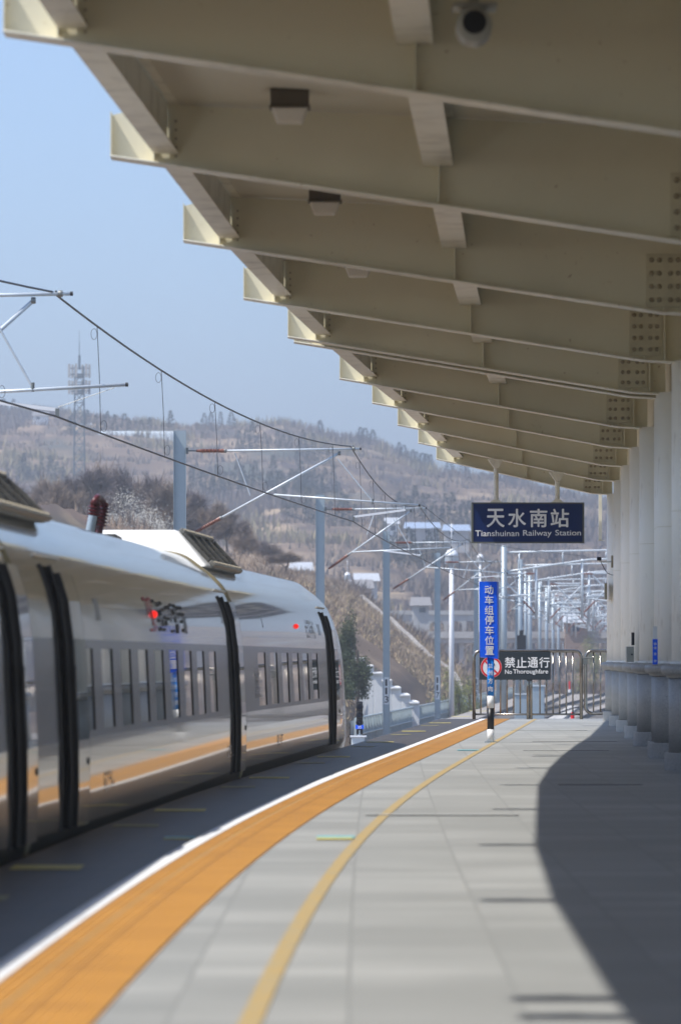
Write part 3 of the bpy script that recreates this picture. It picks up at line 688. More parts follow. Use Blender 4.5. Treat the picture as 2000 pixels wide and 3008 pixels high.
        q.lathe(car.P(d1-.15, off+.001, .62), [(.03, 0), (.03, .01)], 10, tuple(car.n)); q.build('door_lock', M['blk'], bo)
        # rain gutter above the door
        q = MB(TO); q.tube([car.P(a-.1, side_x(2.38)+.012, 2.38), car.P(b+1.1, side_x(2.38)+.012, 2.38)], .014, 6); q.build('door_gutter', M['unit'], bo)
    return bo
def seam(car, s):
    q = MB(TO); sec = [(x, z) for x, z in PROF if z > -.6]
    ring = sec+[(-2*HW-x, z) for x, z in reversed(sec)]
    m = len(ring)
    for k, (ds, ins) in enumerate(((-.14, .03), (-.14, -.004), (-.08, -.012), (0, -.02), (.08, -.012), (.14, -.004), (.14, .03))):
        q.v += [tuple(Vector(car.P(s+ds, (x+HW)*(1-(ins)/HW)-HW, z-ins*(1 if z > 2 else 0)))-TO) for x, z in ring]
    q.f = [(k*m+j, k*m+j+1, (k+1)*m+j+1, (k+1)*m+j) for k in range(6) for j in range(m-1)]
    return q.build('gangway_seal', M['seam'], train, smooth=True)
SE = .12
car0 = Car(13.4, W(13.4)-ED-SE, 38.85, -2.34-.10); car1 = Car(38.85, -2.34-.10, 64.1, -1.20-.07); car2 = Car(64.1, -1.20-.07, 85.0, -.04)
w1 = [(car1.d_of(43.2+1.93*k), car1.d_of(43.2+1.93*k+1.12)) for k in range(9)]
dn = lambda c, y0, y1: (c.d_of(y0), c.d_of(y1))
w2 = [(car2.d_of(67.2+2.28*k), car2.d_of(67.2+2.28*k+1.4)) for k in range(6)]
w0 = [(1+1.93*k, 1+1.93*k+1.12) for k in range(11)]
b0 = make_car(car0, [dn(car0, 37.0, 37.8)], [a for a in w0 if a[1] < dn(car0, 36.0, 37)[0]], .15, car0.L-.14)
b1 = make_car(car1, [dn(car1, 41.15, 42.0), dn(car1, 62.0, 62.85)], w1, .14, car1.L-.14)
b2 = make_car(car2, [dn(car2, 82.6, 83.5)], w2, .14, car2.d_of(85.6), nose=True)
seam(car1, 0); seam(car1, car1.L)
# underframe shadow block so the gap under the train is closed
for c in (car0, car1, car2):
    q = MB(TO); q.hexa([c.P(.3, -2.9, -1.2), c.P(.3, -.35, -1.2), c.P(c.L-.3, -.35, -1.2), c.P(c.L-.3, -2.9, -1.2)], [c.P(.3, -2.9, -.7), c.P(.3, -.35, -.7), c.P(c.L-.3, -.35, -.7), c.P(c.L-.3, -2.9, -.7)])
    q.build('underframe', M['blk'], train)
def red_lamp(car, Y, z, body):
    d = car.d_of(Y); q = MB(TO); q.lathe(car.P(d, side_x(z)-.01, z), [(.04, 0), (.038, .025), (.027, .045), (.01, .055)], 20, tuple(car.n)); q.build('red_lamp', M['redlamp'], body, smooth=True)
red_lamp(car1, 51.3, 1.97, b1); red_lamp(car2, 75.6, 2.01, b2)
def plate(car, Y0_, Y1_, z0, z1, body, name, m, o=.004):
    q = MB(TO); d0, d1 = car.d_of(Y0_), car.d_of(Y1_)
    q.add([car.P(d0, side_x(z0)+o, z0), car.P(d1, side_x(z0)+o, z0), car.P(d1, side_x(z1)+o, z1), car.P(d0, side_x(z1)+o, z1)], [(0,1,2,3)]); return q
def strokes(car, rects, body, name, m):
    q = MB(TO)
    for Y0_, Y1_, z0, z1 in rects:
        n = max(1, int((z1-z0)/.025))
        for k in range(n):
            a, b = z0+(z1-z0)*k/n, z0+(z1-z0)*(k+1)/n; d0, d1 = car.d_of(Y0_), car.d_of(Y1_)
            q.add([car.P(d0, side_x(a)+.008, a), car.P(d1, side_x(a)+.008, a), car.P(d1, side_x(b)+.008, b), car.P(d0, side_x(b)+.008, b)], [(0,1,2,3)])
    q.build(name, m, body)
# the livery lettering: red mark, then tall dark characters
def px_Y(car, x):   # photo column -> depth on the car side
    s = (x-CX)/F; k = car.u.x/car.u.y; return (car.p.x-k*car.p.y-.06)/(s-k)
def rr_(x0, x1, y0, y1):
    kx, X0, Y0_ = 240/1568., 380, 1700; a, b = px_Y(car1, X0+x0*kx), px_Y(car1, X0+x1*kx); D = (a+b)/2
    return (a, b, CZ+(HZ-Y0_-y1*kx)*D/F, CZ+(HZ-Y0_-y0*kx)*D/F)
red = [rr_(362,392,345,425), rr_(398,412,425,640), rr_(400,420,640,690), rr_(424,450,370,430), rr_(436,448,430,560), rr_(448,470,560,620), rr_(458,480,620,900), rr_(476,500,350,410), rr_(488,500,410,560), rr_(512,534,630,690), rr_(516,526,690,1000), rr_(405,440,960,1010), rr_(472,486,900,1020)]
drk = [rr_(528,572,395,455), rr_(538,548,455,560), rr_(552,598,625,690), rr_(562,606,770,840), rr_(568,616,930,1010), rr_(584,592,450,930)]
for (x0, x1, y0, y1) in ((596,606,415,500),(608,642,450,540),(616,660,600,715),(626,634,715,900),(640,668,780,920),(632,680,950,1010),(660,706,430,505),(668,674,505,620),(680,716,560,620),(690,740,720,790),(700,740,800,900),(706,714,900,1020),(728,734,440,640),(748,786,520,590),(752,800,740,800),(770,776,800,1040),(790,796,450,520),(800,842,510,585),(812,834,770,840),(808,848,980,1040),(818,824,585,770),(846,852,560,980),(856,900,470,535),(880,912,590,690),(890,920,740,850),(900,935,870,1050),(862,880,980,1045),(870,876,535,740),(915,960,485,555),(936,942,555,1040),(955,960,560,1040),(984,1026,520,585),(990,1038,650,715),(1004,1046,790,855),(1014,1048,960,1030),(970,976,480,980),(1040,1082,525,590),(1056,1092,655,720),(1060,1068,740,1050),(1078,1086,740,1060),(1096,1108,740,1065),(1048,1053,490,1000)):
    drk.append(rr_(x0, x1, y0, y1))
strokes(car1, red, b1, 'red_lettering', M['logo_red']); strokes(car1, drk, b1, 'dark_lettering', M['logo_dark'])
def small_text(car, xa, xb, z0, z1, body, cols=5, m='logo_grey', seed=1):
    rd = random.Random(seed); a, b = px_Y(car, xa), px_Y(car, xb); rs = []
    for i in range(cols):
        c0 = a+(b-a)*i/cols; w_ = (b-a)/cols*.55
        for k in range(4):
            if rd.random() < .8: zz = z0+(z1-z0)*(k+.1*rd.random())/4; rs.append((c0, c0+w_*rd.uniform(.6, 1), zz, zz+(z1-z0)/4*rd.uniform(.35, .8)))
        rs.append((c0+w_*.35, c0+w_*.55, z0, z1))
    strokes(car, rs, body, 'small_lettering', M[m])
small_text(car2, 903, 930, 1.84, 2.14, b2, 6, 'logo_grey', 3)
small_text(car1, 288, 318, .30, .48, b1, 4, 'logo_grey', 4); small_text(car1, 655, 672, .28, .44, b1, 3, 'logo_grey', 5); small_text(car2, 803, 820, .27, .43, b2, 3, 'logo_grey', 6)
for car, xa, xb, z0, z1, bd in ((car1, 284, 298, 1.86, 2.06, b1), (car1, 657, 659, 1.95, 2.1, b1), (car2, 776, 778, 1.95, 2.12, b2), (car2, 938, 945, 1.9, 2.08, b2)):
    plate(car, px_Y(car, xa), px_Y(car, xb), z0, z1, bd, 'x', None).build('service_panel', M['band'], bd)
# side number on the doorway pillar of the last car
small_text(car2, 742, 764, .98, 1.36, b2, 5, 'logo_grey', 9)
def roof_unit(car, d0, d1, half=.98, zb=2.76, zt=3.17, lab=None):
    cx = -HW; q = MB(TO); sl = .42
    P = lambda d, x, z: car.P(d, cx+x, z)
    q.hexa([P(d0-.75, -half-.1, zb-.05), P(d0-.75, half+.05, zb-.12), P(d1, half+.05, zb-.12), P(d1, -half-.1, zb-.05)], [P(d0, -half+.25, zt), P(d0, half-sl, zt), P(d1, half-sl, zt), P(d1, -half+.25, zt)])
    ro = q.build('roof_unit', M['unit'], train, bevel=.05)
    # grille on the sloping platform side
    def on(d, t, o=.0):  # t: 0 at top, 1 at bottom of the slope
        x = (half-sl)+(sl+.05)*t; z = zt+(zb-.12-zt)*t; nx, nz = .70, .71
        return P(d, x+nx*o, z+nz*o)
    q = MB(TO); a, b = d0+.05, d1-.05
    def slab(qq, a, b, t0, t1, o0, o1): qq.hexa([on(a, t0, o0), on(b, t0, o0), on(b, t1, o0), on(a, t1, o0)], [on(a, t0, o1), on(b, t0, o1), on(b, t1, o1), on(a, t1, o1)])
    slab(q, a, b, .02, .13, .0, .06); slab(q, a, b, .86, .99, .0, .06); q.build('grille_rail', M['unit_rail'], ro, bevel=.01); q = MB(TO)
    n = 4; L = (b-a)
    for i in range(n+1): c = a+L*i/n; slab(q, max(a, c-.035), min(b, c+.035), .14, .84, .001, .055)
    fr = q.build('grille_frame', M['unit_frame'], ro, bevel=.01)
    q = MB(TO); slab(q, a+.06, b-.06, .15, .83, .002, .02); q.build('grille', M['grille'], ro)
    q = MB(TO)
    for i in range(n):
        c0 = a+L*i/n+.09; c1 = a+L*(i+1)/n-.09
        for k in range(7): t = .2+.09*k; slab(q, c0, c1, t, t+.012, .02, .03)
    q.build('grille_slats', M['grille'], ro)
    q = MB(TO)
    for i in range(24):
        for t in (.08, .92): q.lathe(on(a+L*(i+.5)/24, t, .06), [(.014, 0), (.010, .014)], 6, (.7, 0, .71))
    q.build('grille_bolts', M['bolt'], ro)
roof_unit(car1, car1.d_of(40.8), car1.d_of(44.9), half=1.08, zb=2.86, zt=3.18); roof_unit(car2, car2.d_of(65.3), car2.d_of(70.0), half=1.08, zb=2.83, zt=3.22)
def roof_insulator(base, top, col):
    q = MB(TO); p, t = Vector(base), Vector(top); d = t-p; L = d.length; d.normalize(); s = .30*L
    prof = [(.05, 0), (.05, s)]; h = s
    while h < L*.96: prof += [(.055, h), (.10, h+.012), (.055, h+.030)]; h += .042
    prof += [(.07, L), (.05, L+.03)]
    q.lathe(p, prof, 18, tuple(d)); return q
rb = roof_insulator(PX(268, 1572, 59.5), PX(281, 1480, 59.5), None); ri = rb.build('roof_insulator', M['insul_red'], train)
rb = roof_insulator(PX(288, 1572, 60.2), PX(304, 1482, 60.2), None); rb.build('roof_insulator', M['insul_red'], train)
q = MB(TO); q.tube([PX(262, 1572, 59.4), PX(273, 1515, 59.4)], .055, 14); q.build('insulator_sleeve', M['galv'], train)
q = MB(TO); a = Vector(PX(275, 1470, 59.4)); b = Vector(PX(300, 1474, 60.2)); q.tube([a+Vector((0,0,-.03)), a+Vector((.03,.1,.03)), (a+b)/2+Vector((0,0,.05)), b+Vector((0,0,.01)), b+Vector((.03,0,-.06))], .04, 10); q.build('insulator_bridge', M['insul_red'], train, smooth=True)
q = MB(TO); x, y_, z = PX(294, 1578, 60); q.box(x-.2, x+.22, 59.2, 61, z-.1, z+.02); q.build('insulator_base', M['unit_frame'], train)

# ------------------------------------------------------------------ overhead line masts and cantilevers
def insulator(q, p, t, r0=.03, r1=.085, n=11):
    p, t = Vector(p), Vector(t); d = t-p; L = d.length; prof = [(.03, 0), (.04, L*.12)]
    for i in range(n):
        h = L*(.15+.7*i/n); prof += [(r0+.01, h), (r1 if i%2 else r1*.75, h+L*.018), (r0+.01, h+L*.04)]
    prof += [(.05, L*.87), (.05, L)]
    q.lathe(p, prof, 12, tuple(d.normalized()))
SP = [(26,-12.0,-10.1,7.15,5.4),(76,-7.3,-4.38,7.17,5.25),(126,-4.1,.32,6.95,5.03),(175,-.72,2.84,6.98,5.1),(225,2.09,5.9,7.0,5.1),(270,5.3,8.6,7.0,5.1),(320,8.8,11.9,7.0,5.1),(372,11.9,15.2,7,5.1),(425,15.2,18.2,7,5.1)]
NUM = {225: '113', 270: '117', 320: '121'}
ML = {126: 'nearest overhead line mast, grey steel, rising behind the train with a long cantilever',
      175: 'second overhead line mast, grey steel, standing just past the train nose',
      225: 'grey line mast with a dark number panel, right of the stepped white wall', 270: 'grey line mast with a number panel, just left of the tall lamp post',
      320: 'grey overhead line mast numbered 121 behind the left end of the steel fence', 372: 'grey overhead mast hidden mostly behind the blue stop board', 425: 'faraway grey overhead mast beyond the blue stop board',
      76: 'overhead line cantilever at the upper left, its mast out of the frame', 26: 'overhead line mast beside the camera, out of the frame'}
for i, (D, mx_, cx_, zm, zc) in enumerate(SP):
    if D == 26: continue
    zb_, zt_ = -3.1, 7.35
    if D > 126: zt_ = 7.35
    r_ = empty('catenary_mast', (mx_, D, zb_), ML[D], 'mast', 'overhead line masts left of the track')
    o_ = (mx_, D, zb_)
    q = MB(o_); hw = .15
    q.box(mx_-hw, mx_+hw, D-.006, D+.006, zb_, zt_)          # web faces the camera
    q.box(mx_-hw-.008, mx_-hw, D-.14, D+.14, zb_, zt_); q.box(mx_+hw, mx_+hw+.008, D-.14, D+.14, zb_, zt_)
    q.build('post', M['galv'], r_)
    A = (i % 2 == 0)      # C1 (126) is type A
    za = 1.5+(HZ-1324)*126/F if D != 76 else 7.1
    r1 = mx_+.17
    ti = Vector((r1+.25, D, za)); te = Vector((cx_+(.2 if D != 76 else .25), D, za+.04))
    if D == 126: te = Vector((.52, D, za+.05))
    q = MB(o_); q.tube([ti+Vector((.72,0,0)), te], .030, 10); q.build('top_tube', M['galv_w'], r_, smooth=True)
    q = MB(o_); q.lathe(te, [(.034, -.03), (.034, .012)], 10, (1,0,0)); q.build('tube_cap', M['blk'], r_)
    q = MB(o_); insulator(q, ti, ti+Vector((.72,0,0))); q.build('top_insulator', M['insul'], r_)
    q = MB(o_); q.tube([(r1-.02, D, za), ti], .022, 6); q.box(r1-.03, r1+.05, D-.05, D+.05, za-.08, za+.08); q.build('mast_bracket', M['clamp'], r_)
    de = Vector((cx_-.35, D+.05, za-.06)); ds = Vector((r1, D+.05, za-2.2))
    dd = (de-ds).normalized(); di = ds+dd*1.0
    q = MB(o_); q.tube([di, de], .034, 10); q.build('diagonal_tube', M['galv_w'], r_, smooth=True)
    q = MB(o_); insulator(q, ds+dd*.15, di); q.build('lower_insulator', M['insul'], r_)
    q = MB(o_)
    for c_ in (de, di, te+Vector((-.18,0,0)), ti+Vector((.74,0,0))): q.lathe(c_-Vector((.035,0,0)), [(.05, 0), (.055, .035), (.05, .07)], 10, (1,0,0))
    q.tube([(cx_, D, za+.02), (cx_, D, zm+.02)], .02, 6); q.build('clamps', M['clamp'], r_)
    # registration tube and arms
    if A:
        k = (cx_+2.05-.35); zr1 = za-1.39; t0 = Vector((cx_-2.02, D+.02, za-1.12)); t1 = Vector((cx_+1.7, D+.02, zr1))
        if (t0-ds).x < .5: t0 = Vector((ds.x+.9, D+.02, za-1.15))
        arm = ((cx_+1.34, D, zr1-.12), (cx_+.02, D, zc+.12)); stf = ((cx_-.4, D+.02, za-.2), (cx_+.5, D+.02, za-1.3))
        lk = ((mx_+1.4, D+.02, za-.05), (mx_+1.8, D+.02, za-1.15))
        up = ((cx_+1.3, D, zr1-.02), (cx_+1.32, D, zr1-.14))
    else:
        zr1 = za-1.38; t0 = Vector((ds.x+.95, D+.02, za-1.52)); t1 = Vector((cx_+1.1, D+.02, zr1+.02))
        arm = ((cx_-1.3, D, zc+.26), (cx_+.02, D, zc+.10)); stf = ((cx_-.95, D+.02, za-.35), (cx_-.36, D+.02, zr1-.02))
        lk = ((cx_-1.6, D+.02, za-.03), (cx_-1.9, D+.02, za-.9)); up = ((cx_-1.3, D, zr1-.1), (cx_-1.3, D, zc+.22))
    q = MB(o_); q.tube([t0, t1], .028, 10); q.build('registration_tube', M['galv_w'], r_, smooth=True)
    q = MB(o_); q.lathe(t1, [(.032, -.03), (.032, .012)], 10, (1,0,0)); q.build('tube_cap', M['blk'], r_)
    q = MB(o_); q.bar(arm[0], arm[1], .03, .055); q.build('steady_arm', M['white'], r_)
    q = MB(o_); q.tube([stf[0], stf[1]], .018, 8); q.tube([lk[0], lk[1]], .016, 8); q.tube(up, .018, 6); q.build('struts', M['galv_w'], r_)
    q = MB(o_); q.box(arm[1][0]-.03, arm[1][0]+.03, D-.02, D+.02, zc, zc+.12)
    for c_ in (stf[1],): q.tube([(c_[0], c_[1], c_[2]-.07), (c_[0], c_[1], c_[2]+.07)], .03, 8)
    if not A: q.tube([(cx_+.03, D, zc+.14), (cx_+.9, D, zr1-.03)], .005, 5)
    q.build('contact_clamp', M['clamp'], r_)
    if D in NUM:
        zc_ = PX(0, 2030 if D == 225 else 2020, D)[2]; hh = .62 if D == 225 else .66
        q = MB(o_); q.box(mx_-.11, mx_+.12, D-.012, D-.009, zc_-hh, zc_+hh); q.build('number_panel', M['white'], r_)
        for j, ch in enumerate(NUM[D]):
            text(ch, 'numeral', M['logo_dark'], r_, 1, (-.05 if ch == '1' else -.08, -.0135, zc_-zb_+.62*hh-.62*hh*j-hh*.25), width=.09 if ch == '1' else .17, height=hh*.48, bold=.012)
# wires
wire = empty('overhead_wires', (0, 76, 5), 'pair of dark overhead wires with thin droppers sweeping down from the upper left', 'overhead wire')
mes, con, drops = [], [], []
for a, b in zip(SP, SP[1:]):
    n = 24
    for k in range(n+(1 if b is SP[-1] else 0)):
        t = k/n; D = a[0]+(b[0]-a[0])*t; xm = a[2]-.06+(b[2]-a[2])*t
        mes.append((xm, D, a[3]+(b[3]-a[3])*t-4*.52*t*(1-t))); con.append((a[2]+(b[2]-a[2])*t, D, a[4]+(b[4]-a[4])*t-4*.05*t*(1-t)))
    nd = 6
    for k in range(nd):
        t = (k+.6)/(nd+.2); D = a[0]+(b[0]-a[0])*t; x = a[2]+(b[2]-a[2])*t
        drops.append((x, D, a[3]+(b[3]-a[3])*t-4*.52*t*(1-t), a[4]+(b[4]-a[4])*t-4*.05*t*(1-t)))
q = MB(wire.location); q.tube(mes, .017, 6); q.build('messenger_wire', M['wire'], wire, smooth=True)
q = MB(wire.location); q.tube(con, .016, 6); q.build('contact_wire', M['wire'], wire, smooth=True)
for x, D, zu, zl in drops:
    if D > 330: continue
    q = MB(wire.location); q.tube([(x-.06, D, zu), (x-.02, D, (zu+zl)/2), (x, D, zl)], .0065, 5)
    for cx2, cz2, s in ((x-.11, zu-.13, 1), (x+.05, zl+.12, -1)):
        q.tube([(cx2+.05*math.cos(a), D, cz2+(.09)*math.sin(a)) for a in [2*math.pi*k/12 for k in range(13)]], .004, 4, cap=False)
    q.build('dropper', M['thinwire'], wire)
# second wire run parting to the right beyond the nose
w2_ = [(2.9, 175, 6.98), (5.2, 200, 6.3), (8.5, 225, 6.5), (13, 262, 7)]
q = MB((2.9, 175, 7)); q.tube(w2_, .012, 6); tag(q.build('feeder_wire', M['wire'], None, loc=(2.9, 175, 7)), 'single dark wire running right behind the station name sign', 'overhead wire')

# ------------------------------------------------------------------ portal gantries over the station throat
PL = ['nearest portal gantry, thick round post and white ladder beam at the right', 'second portal gantry behind the nearest one, round post and ladder beam', 'third portal gantry with a slimmer round post', 'fourth portal gantry in the receding row', 'fifth portal gantry in the receding row', 'sixth portal gantry in the receding row', 'seventh portal gantry in the receding row', 'eighth portal gantry in the receding row', 'ninth portal gantry in the receding row', 'tenth portal gantry, far down the line', 'eleventh portal gantry, far down the line', 'twelfth portal gantry, far down the line', 'thirteenth portal gantry, farthest down the line']
PG = [(290,1480,.175),(330,1528,.16),(375,1543.5,.12),(392,1556,.16),(425,1585,.14),(460,1605,.14),(500,1624,.15),(540,1640,.15),(585,1656,.15),(635,1674,.15),(690,1690,.16),(750,1706,.18),(830,1722,.18)]
for gi, (D, xs, pr_) in enumerate(PG):
    X = (xs-CX)*D/F; zt_ = 8.2; o_ = (X, D, -1.9)
    r_ = empty('portal_gantry', o_, PL[gi], 'gantry', 'portal gantries over the far tracks')
    q = MB(o_); q.tube([(X, D, -1.9), (X, D, zt_)], pr_, 16); po = q.build('post', M['galv'], r_, smooth=True)
    q = MB(o_)
    for zz in (1.8, 5.1): q.lathe((X, D, zz), [(pr_+.01, 0), (pr_+.035, .03), (pr_+.035, .1), (pr_+.01, .13)], 16)
    q.build('post_clamps', M['galv_w'], r_)
    if gi == 2: 
        continue
    L = 26; sl = .012*L
    top = lambda x: (X+x, D, zt_-.4+.022*x)
    def bot(x): return (X+x, D, zt_-1.55+.022*x+(min(x, 5)/5)*.62*1.0 if x < 5 else zt_-.93+.022*x)
    q = MB(o_); q.tube([top(.1+L*k/12) for k in range(13)], .06, 8); q.tube([bot(.1+L*k/26) for k in range(27)], .06, 8)
    x = .9
    while x < L: q.tube([top(x), bot(x)], .05, 6); x += 2.55
    x = .6
    q.build('ladder_beam', M['galv_w'], r_, smooth=True)
    q = MB(o_); q.tube([(X+L, D, -1.9), (X+L, D, zt_)], pr_, 12); q.build('far_post', M['galv'], r_, smooth=True)
    # hanging posts and cantilevers
    for hx in (1.9, 4.6, 7.4, 10.2, 13.2, 16.4):
        x = X+hx; sd_ = -1 if (gi+int(hx)) % 2 else 1
        bz_ = bot(hx)[2]
        q = MB(o_); q.tube([(x, D+.1, bz_+.1), (x, D+.1, 3.9)], .075, 8); hp = q.build('drop_post', M['galv_w'], r_, smooth=True)
        q = MB(o_)
        q.tube([(x+.6*sd_, D, 6.55), (x+2.3*sd_, D, 6.6)], .052, 8); q.tube([(x+.75*sd_, D, 4.95), (x+2.2*sd_, D, 6.45)], .052, 8)
        q.tube([(x+.5*sd_, D, 5.3), (x+2.6*sd_, D, 5.2)], .058, 8); q.tube([(x+2.5*sd_, D, 5.1), (x+1.3*sd_, D, 4.95)], .056, 6)
        q.tube([(x+1.3*sd_, D, 6.5), (x+1.1*sd_, D, 5.4)], .016, 6)
        arc = [(x+1.9*sd_+.5*math.cos(a)*sd_, D, 4.9+.5*math.sin(a)) for a in [R(20*k) for k in range(8)]]; q.tube(arc, .022, 6)
        q.build('cantilever', M['galv_w'], hp)
        q = MB(o_); insulator(q, (x+.08*sd_, D, 6.55), (x+.65*sd_, D, 6.55), .03, .075, 8); insulator(q, (x+.1*sd_, D, 4.25), (x+.78*sd_, D, 4.98), .03, .075, 8); q.build('insulator', M['insul'], hp)
# wires over the other tracks
for j, (hx, lab) in enumerate(((5.2, 'fine overhead wires under the gantries, left run'), (10.2, 'fine overhead wires under the gantries, middle run'), (15.2, 'fine overhead wires under the gantries, right run'))):
    pts, pt2 = [], []
    for a, b in zip(PG, PG[1:]):
        for k in range(6):
            t = k/6; D = a[0]+(b[0]-a[0])*t; X = (a[1]-CX)*a[0]/F*(1-t)+(b[1]-CX)*b[0]/F*t+hx-1+.4*math.sin(D)
            pts.append((X, D, 6.6-4*.4*t*(1-t))); pt2.append((X, D, 5.0))
    q = MB((pts[0][0], 290, 6)); q.tube(pts, .014, 5); q.tube(pt2, .014, 5)
    for k in range(0, len(pts), 1): q.tube([pts[k], pt2[k]], .006, 4)
    tag(q.build('gantry_wires', M['thinwire'], None, loc=(pts[0][0], 290, 6)), lab, 'overhead wire')
# small equipment box on a post beyond the fence
q = MB(PX(1530, 1900, 300)); x, y_, z = PX(1530, 1900, 300); q.box(x-.25, x+.3, y_-.2, y_+.2, z-.3, z+.7); q.box(x-.1, x+.15, y_-.22, y_, z+.7, z+1.0)
tag(q.build('switch_box', M['blk'], None, loc=(x, y_, z), bevel=.03), 'dark equipment box strapped to a gantry post above the fence', 'box')

# ------------------------------------------------------------------ tracks
def track(name, cf, y0, y1, dz=0):
    root = empty(name, (cf(y0), y0, -1.45), kind='structure'); o_ = root.location
    for s in (-.753, .753):
        q = MB(o_); n = int((y1-y0)/4)
        sec = [(-.10,-.2),(.10,-.2),(.03,-.14),(.03,-.05),(.05,-.035),(.05,0),(-.05,0),(-.05,-.035),(-.03,-.05),(-.03,-.14)]
        for i in range(n+1):
            y = y0+(y1-y0)*i/n; q.v += [(cf(y)+s+a-o_[0], y-o_[1], -1.25+dz+b-o_[2]) for a, b in sec]
        m = len(sec); q.f = [(i*m+j, i*m+(j+1)%m, (i+1)*m+(j+1)%m, (i+1)*m+j) for i in range(n) for j in range(m)]
        q.build('rail', M['rail'], root)
    q = MB(o_); y = y0
    while y < min(y1, 330): q.box(cf(y)-1.25, cf(y)+1.25, y-.13+dz*9, y+.13+dz*9, -1.5, -1.42+dz); y += .6
    s_ = q.build('sleepers', M['sleeper'], root); s_['kind'] = 'stuff'
    return root
track('near_railway_track', lambda y: W(y)-2.8, 88, 520)
track('branch_railway_track', lambda y: W(y)-1.35+3.1*sm((y-215)/210)-1.45*(1-sm((y-150)/70)), 150, 440, .006)
track('crossover_railway_track', lambda y: W(y)+1.9+3.6*sm((y-230)/160), 160, 430, .003)
track('right_railway_track', lambda y: W(y)+6.5, 127, 520)
track('far_railway_track', lambda y: W(y)+11.5, 127, 520)
# concrete cable trough and rubble beside the tracks beyond the platform end
ribbon('concrete_walkway', M['concrete'], lambda y: W(y)-.4 if y < 150 else W(y)-.4, lambda y: W(y)+.3, 126, 300, -1.30, 3, thick=.3)
q = MB(PX(1520, 2070, 150))
for i in range(60):
    D = 140+rng.random()*60; xs = 1480+rng.random()*250; X = (xs-CX)*D/F; s = .1+.16*rng.random()
    q.box(X-s, X+s, D-s, D+s*1.5, -1.5, -1.3+s*.5)
tag(q.build('ballast_rubble', M['concrete'], None, loc=PX(1520, 2070, 150)), 'loose pale stones heaped between the rails beyond the fence', 'rubble', kind='stuff')
for xs, ys_, D, lab in ((1681.5, 2105, 150, 'small red and white track marker low behind the fence bars'), (1673, 2010, 330, 'tiny red track marker farther down the line')):
    x, y_, z = PX(xs, ys_, D); r_ = empty('track_marker', (x, y_, z), lab, 'marker')
    h = .22 if D < 200 else .35
    q = MB(); q.lathe((0,0,-h), [(.05, 0), (.06, h*1.2), (.03, h*1.6)], 12); q.build('marker_body', M['red'], r_)
    q = MB(); q.lathe((0,0,-h), [(.1, -.2), (.1, 0)], 12); q.build('marker_foot', M['white'], r_)
# pale blue cabinets between masts
for k, (xs, ys_, D, sx_, sz_, lab) in enumerate(((1580, 2050, 200, .5, .9, 'pale blue line side cabinet behind the middle of the fence'), (1535, 2062, 215, .7, .6, 'wide pale blue cabinet left of the fence centre post'))):
    x, y_, z = PX(xs, ys_, D); r_ = empty('trackside_cabinet', (x, y_, -1.5), lab, 'cabinet')
    q = MB(); q.box(-sx_/2, sx_/2, -.3, .3, 0, sz_+z+1.5-sz_/2); q.build('cabinet_body', M['galv'], r_, bevel=.02)
    q = MB(); q.box(-sx_/2-.04, sx_/2+.04, -.34, .34, sz_+z+1.5-sz_/2+.002, sz_+z+1.5-sz_/2+.06); q.build('cabinet_lid', M['galv_w'], r_)
# ------------------------------------------------------------------ dwarf signal
D = 150; X = PX(1056, 0, D)[0]; r_ = empty('railway_signal', (X, D, -1.5), 'black three lamp signal with a blue X5 plate, just past the train nose', 'signal')
def pz(y): return PX(0, y, D)[2]+1.5
q = MB(); q.box(-.10, .10, -.02, .12, pz(2158), pz(2061)); q.build('signal_backboard', M['signal'], r_, bevel=.03)
for ysx in (2077, 2101, 2123):
    q = MB(); q.lathe((0, -.02, pz(ysx)), [(.115, -.02), (.115, .03), (.10, .05), (.10, .12), (.075, .12), (.075, .05)], 20, (0,-1,0)); q.build('signal_hood', M['signal'], r_)
    q = MB(); q.lathe((0, -.08, pz(ysx)), [(.07, 0), (.05, .02)], 16, (0,-1,0)); q.build('signal_lens', M['lens'], r_)
q = MB(); q.box(-.125, .125, -.14, -.12, pz(2142), pz(2130)-.0); q.build('number_plate', M['blue'], r_)
text('X5', 'lettering', M['letter'], r_, 1, (-.055, -.145, pz(2141)), width=.11, height=.085, bold=.03)
q = MB(); q.tube([(0, .03, -.2), (0, .03, pz(2145))], .055, 12); q.box(-.14, .14, -.1, .16, pz(2170), pz(2166)); q.build('signal_post', M['galv'], r_)
x, y_, z = PX(1048, 2190, 140); q = MB(); r_ = empty('relay_box', (PX(1052, 0, 146)[0], 146, -1.5), 'low pale grey equipment box at the foot of the signal', 'box')
q.box(-.20, .19, -.2, .2, 0, PX(0, 2166, 146)[2]+1.5); q.build('box_body', M['galv_w'], r_, bevel=.02)
q = MB(); q.box(-.24, .24, -.25, .25, PX(0, 2166, 146)[2]+1.5, PX(0, 2162, 146)[2]+1.5); q.build('box_lid', M['white'], r_)
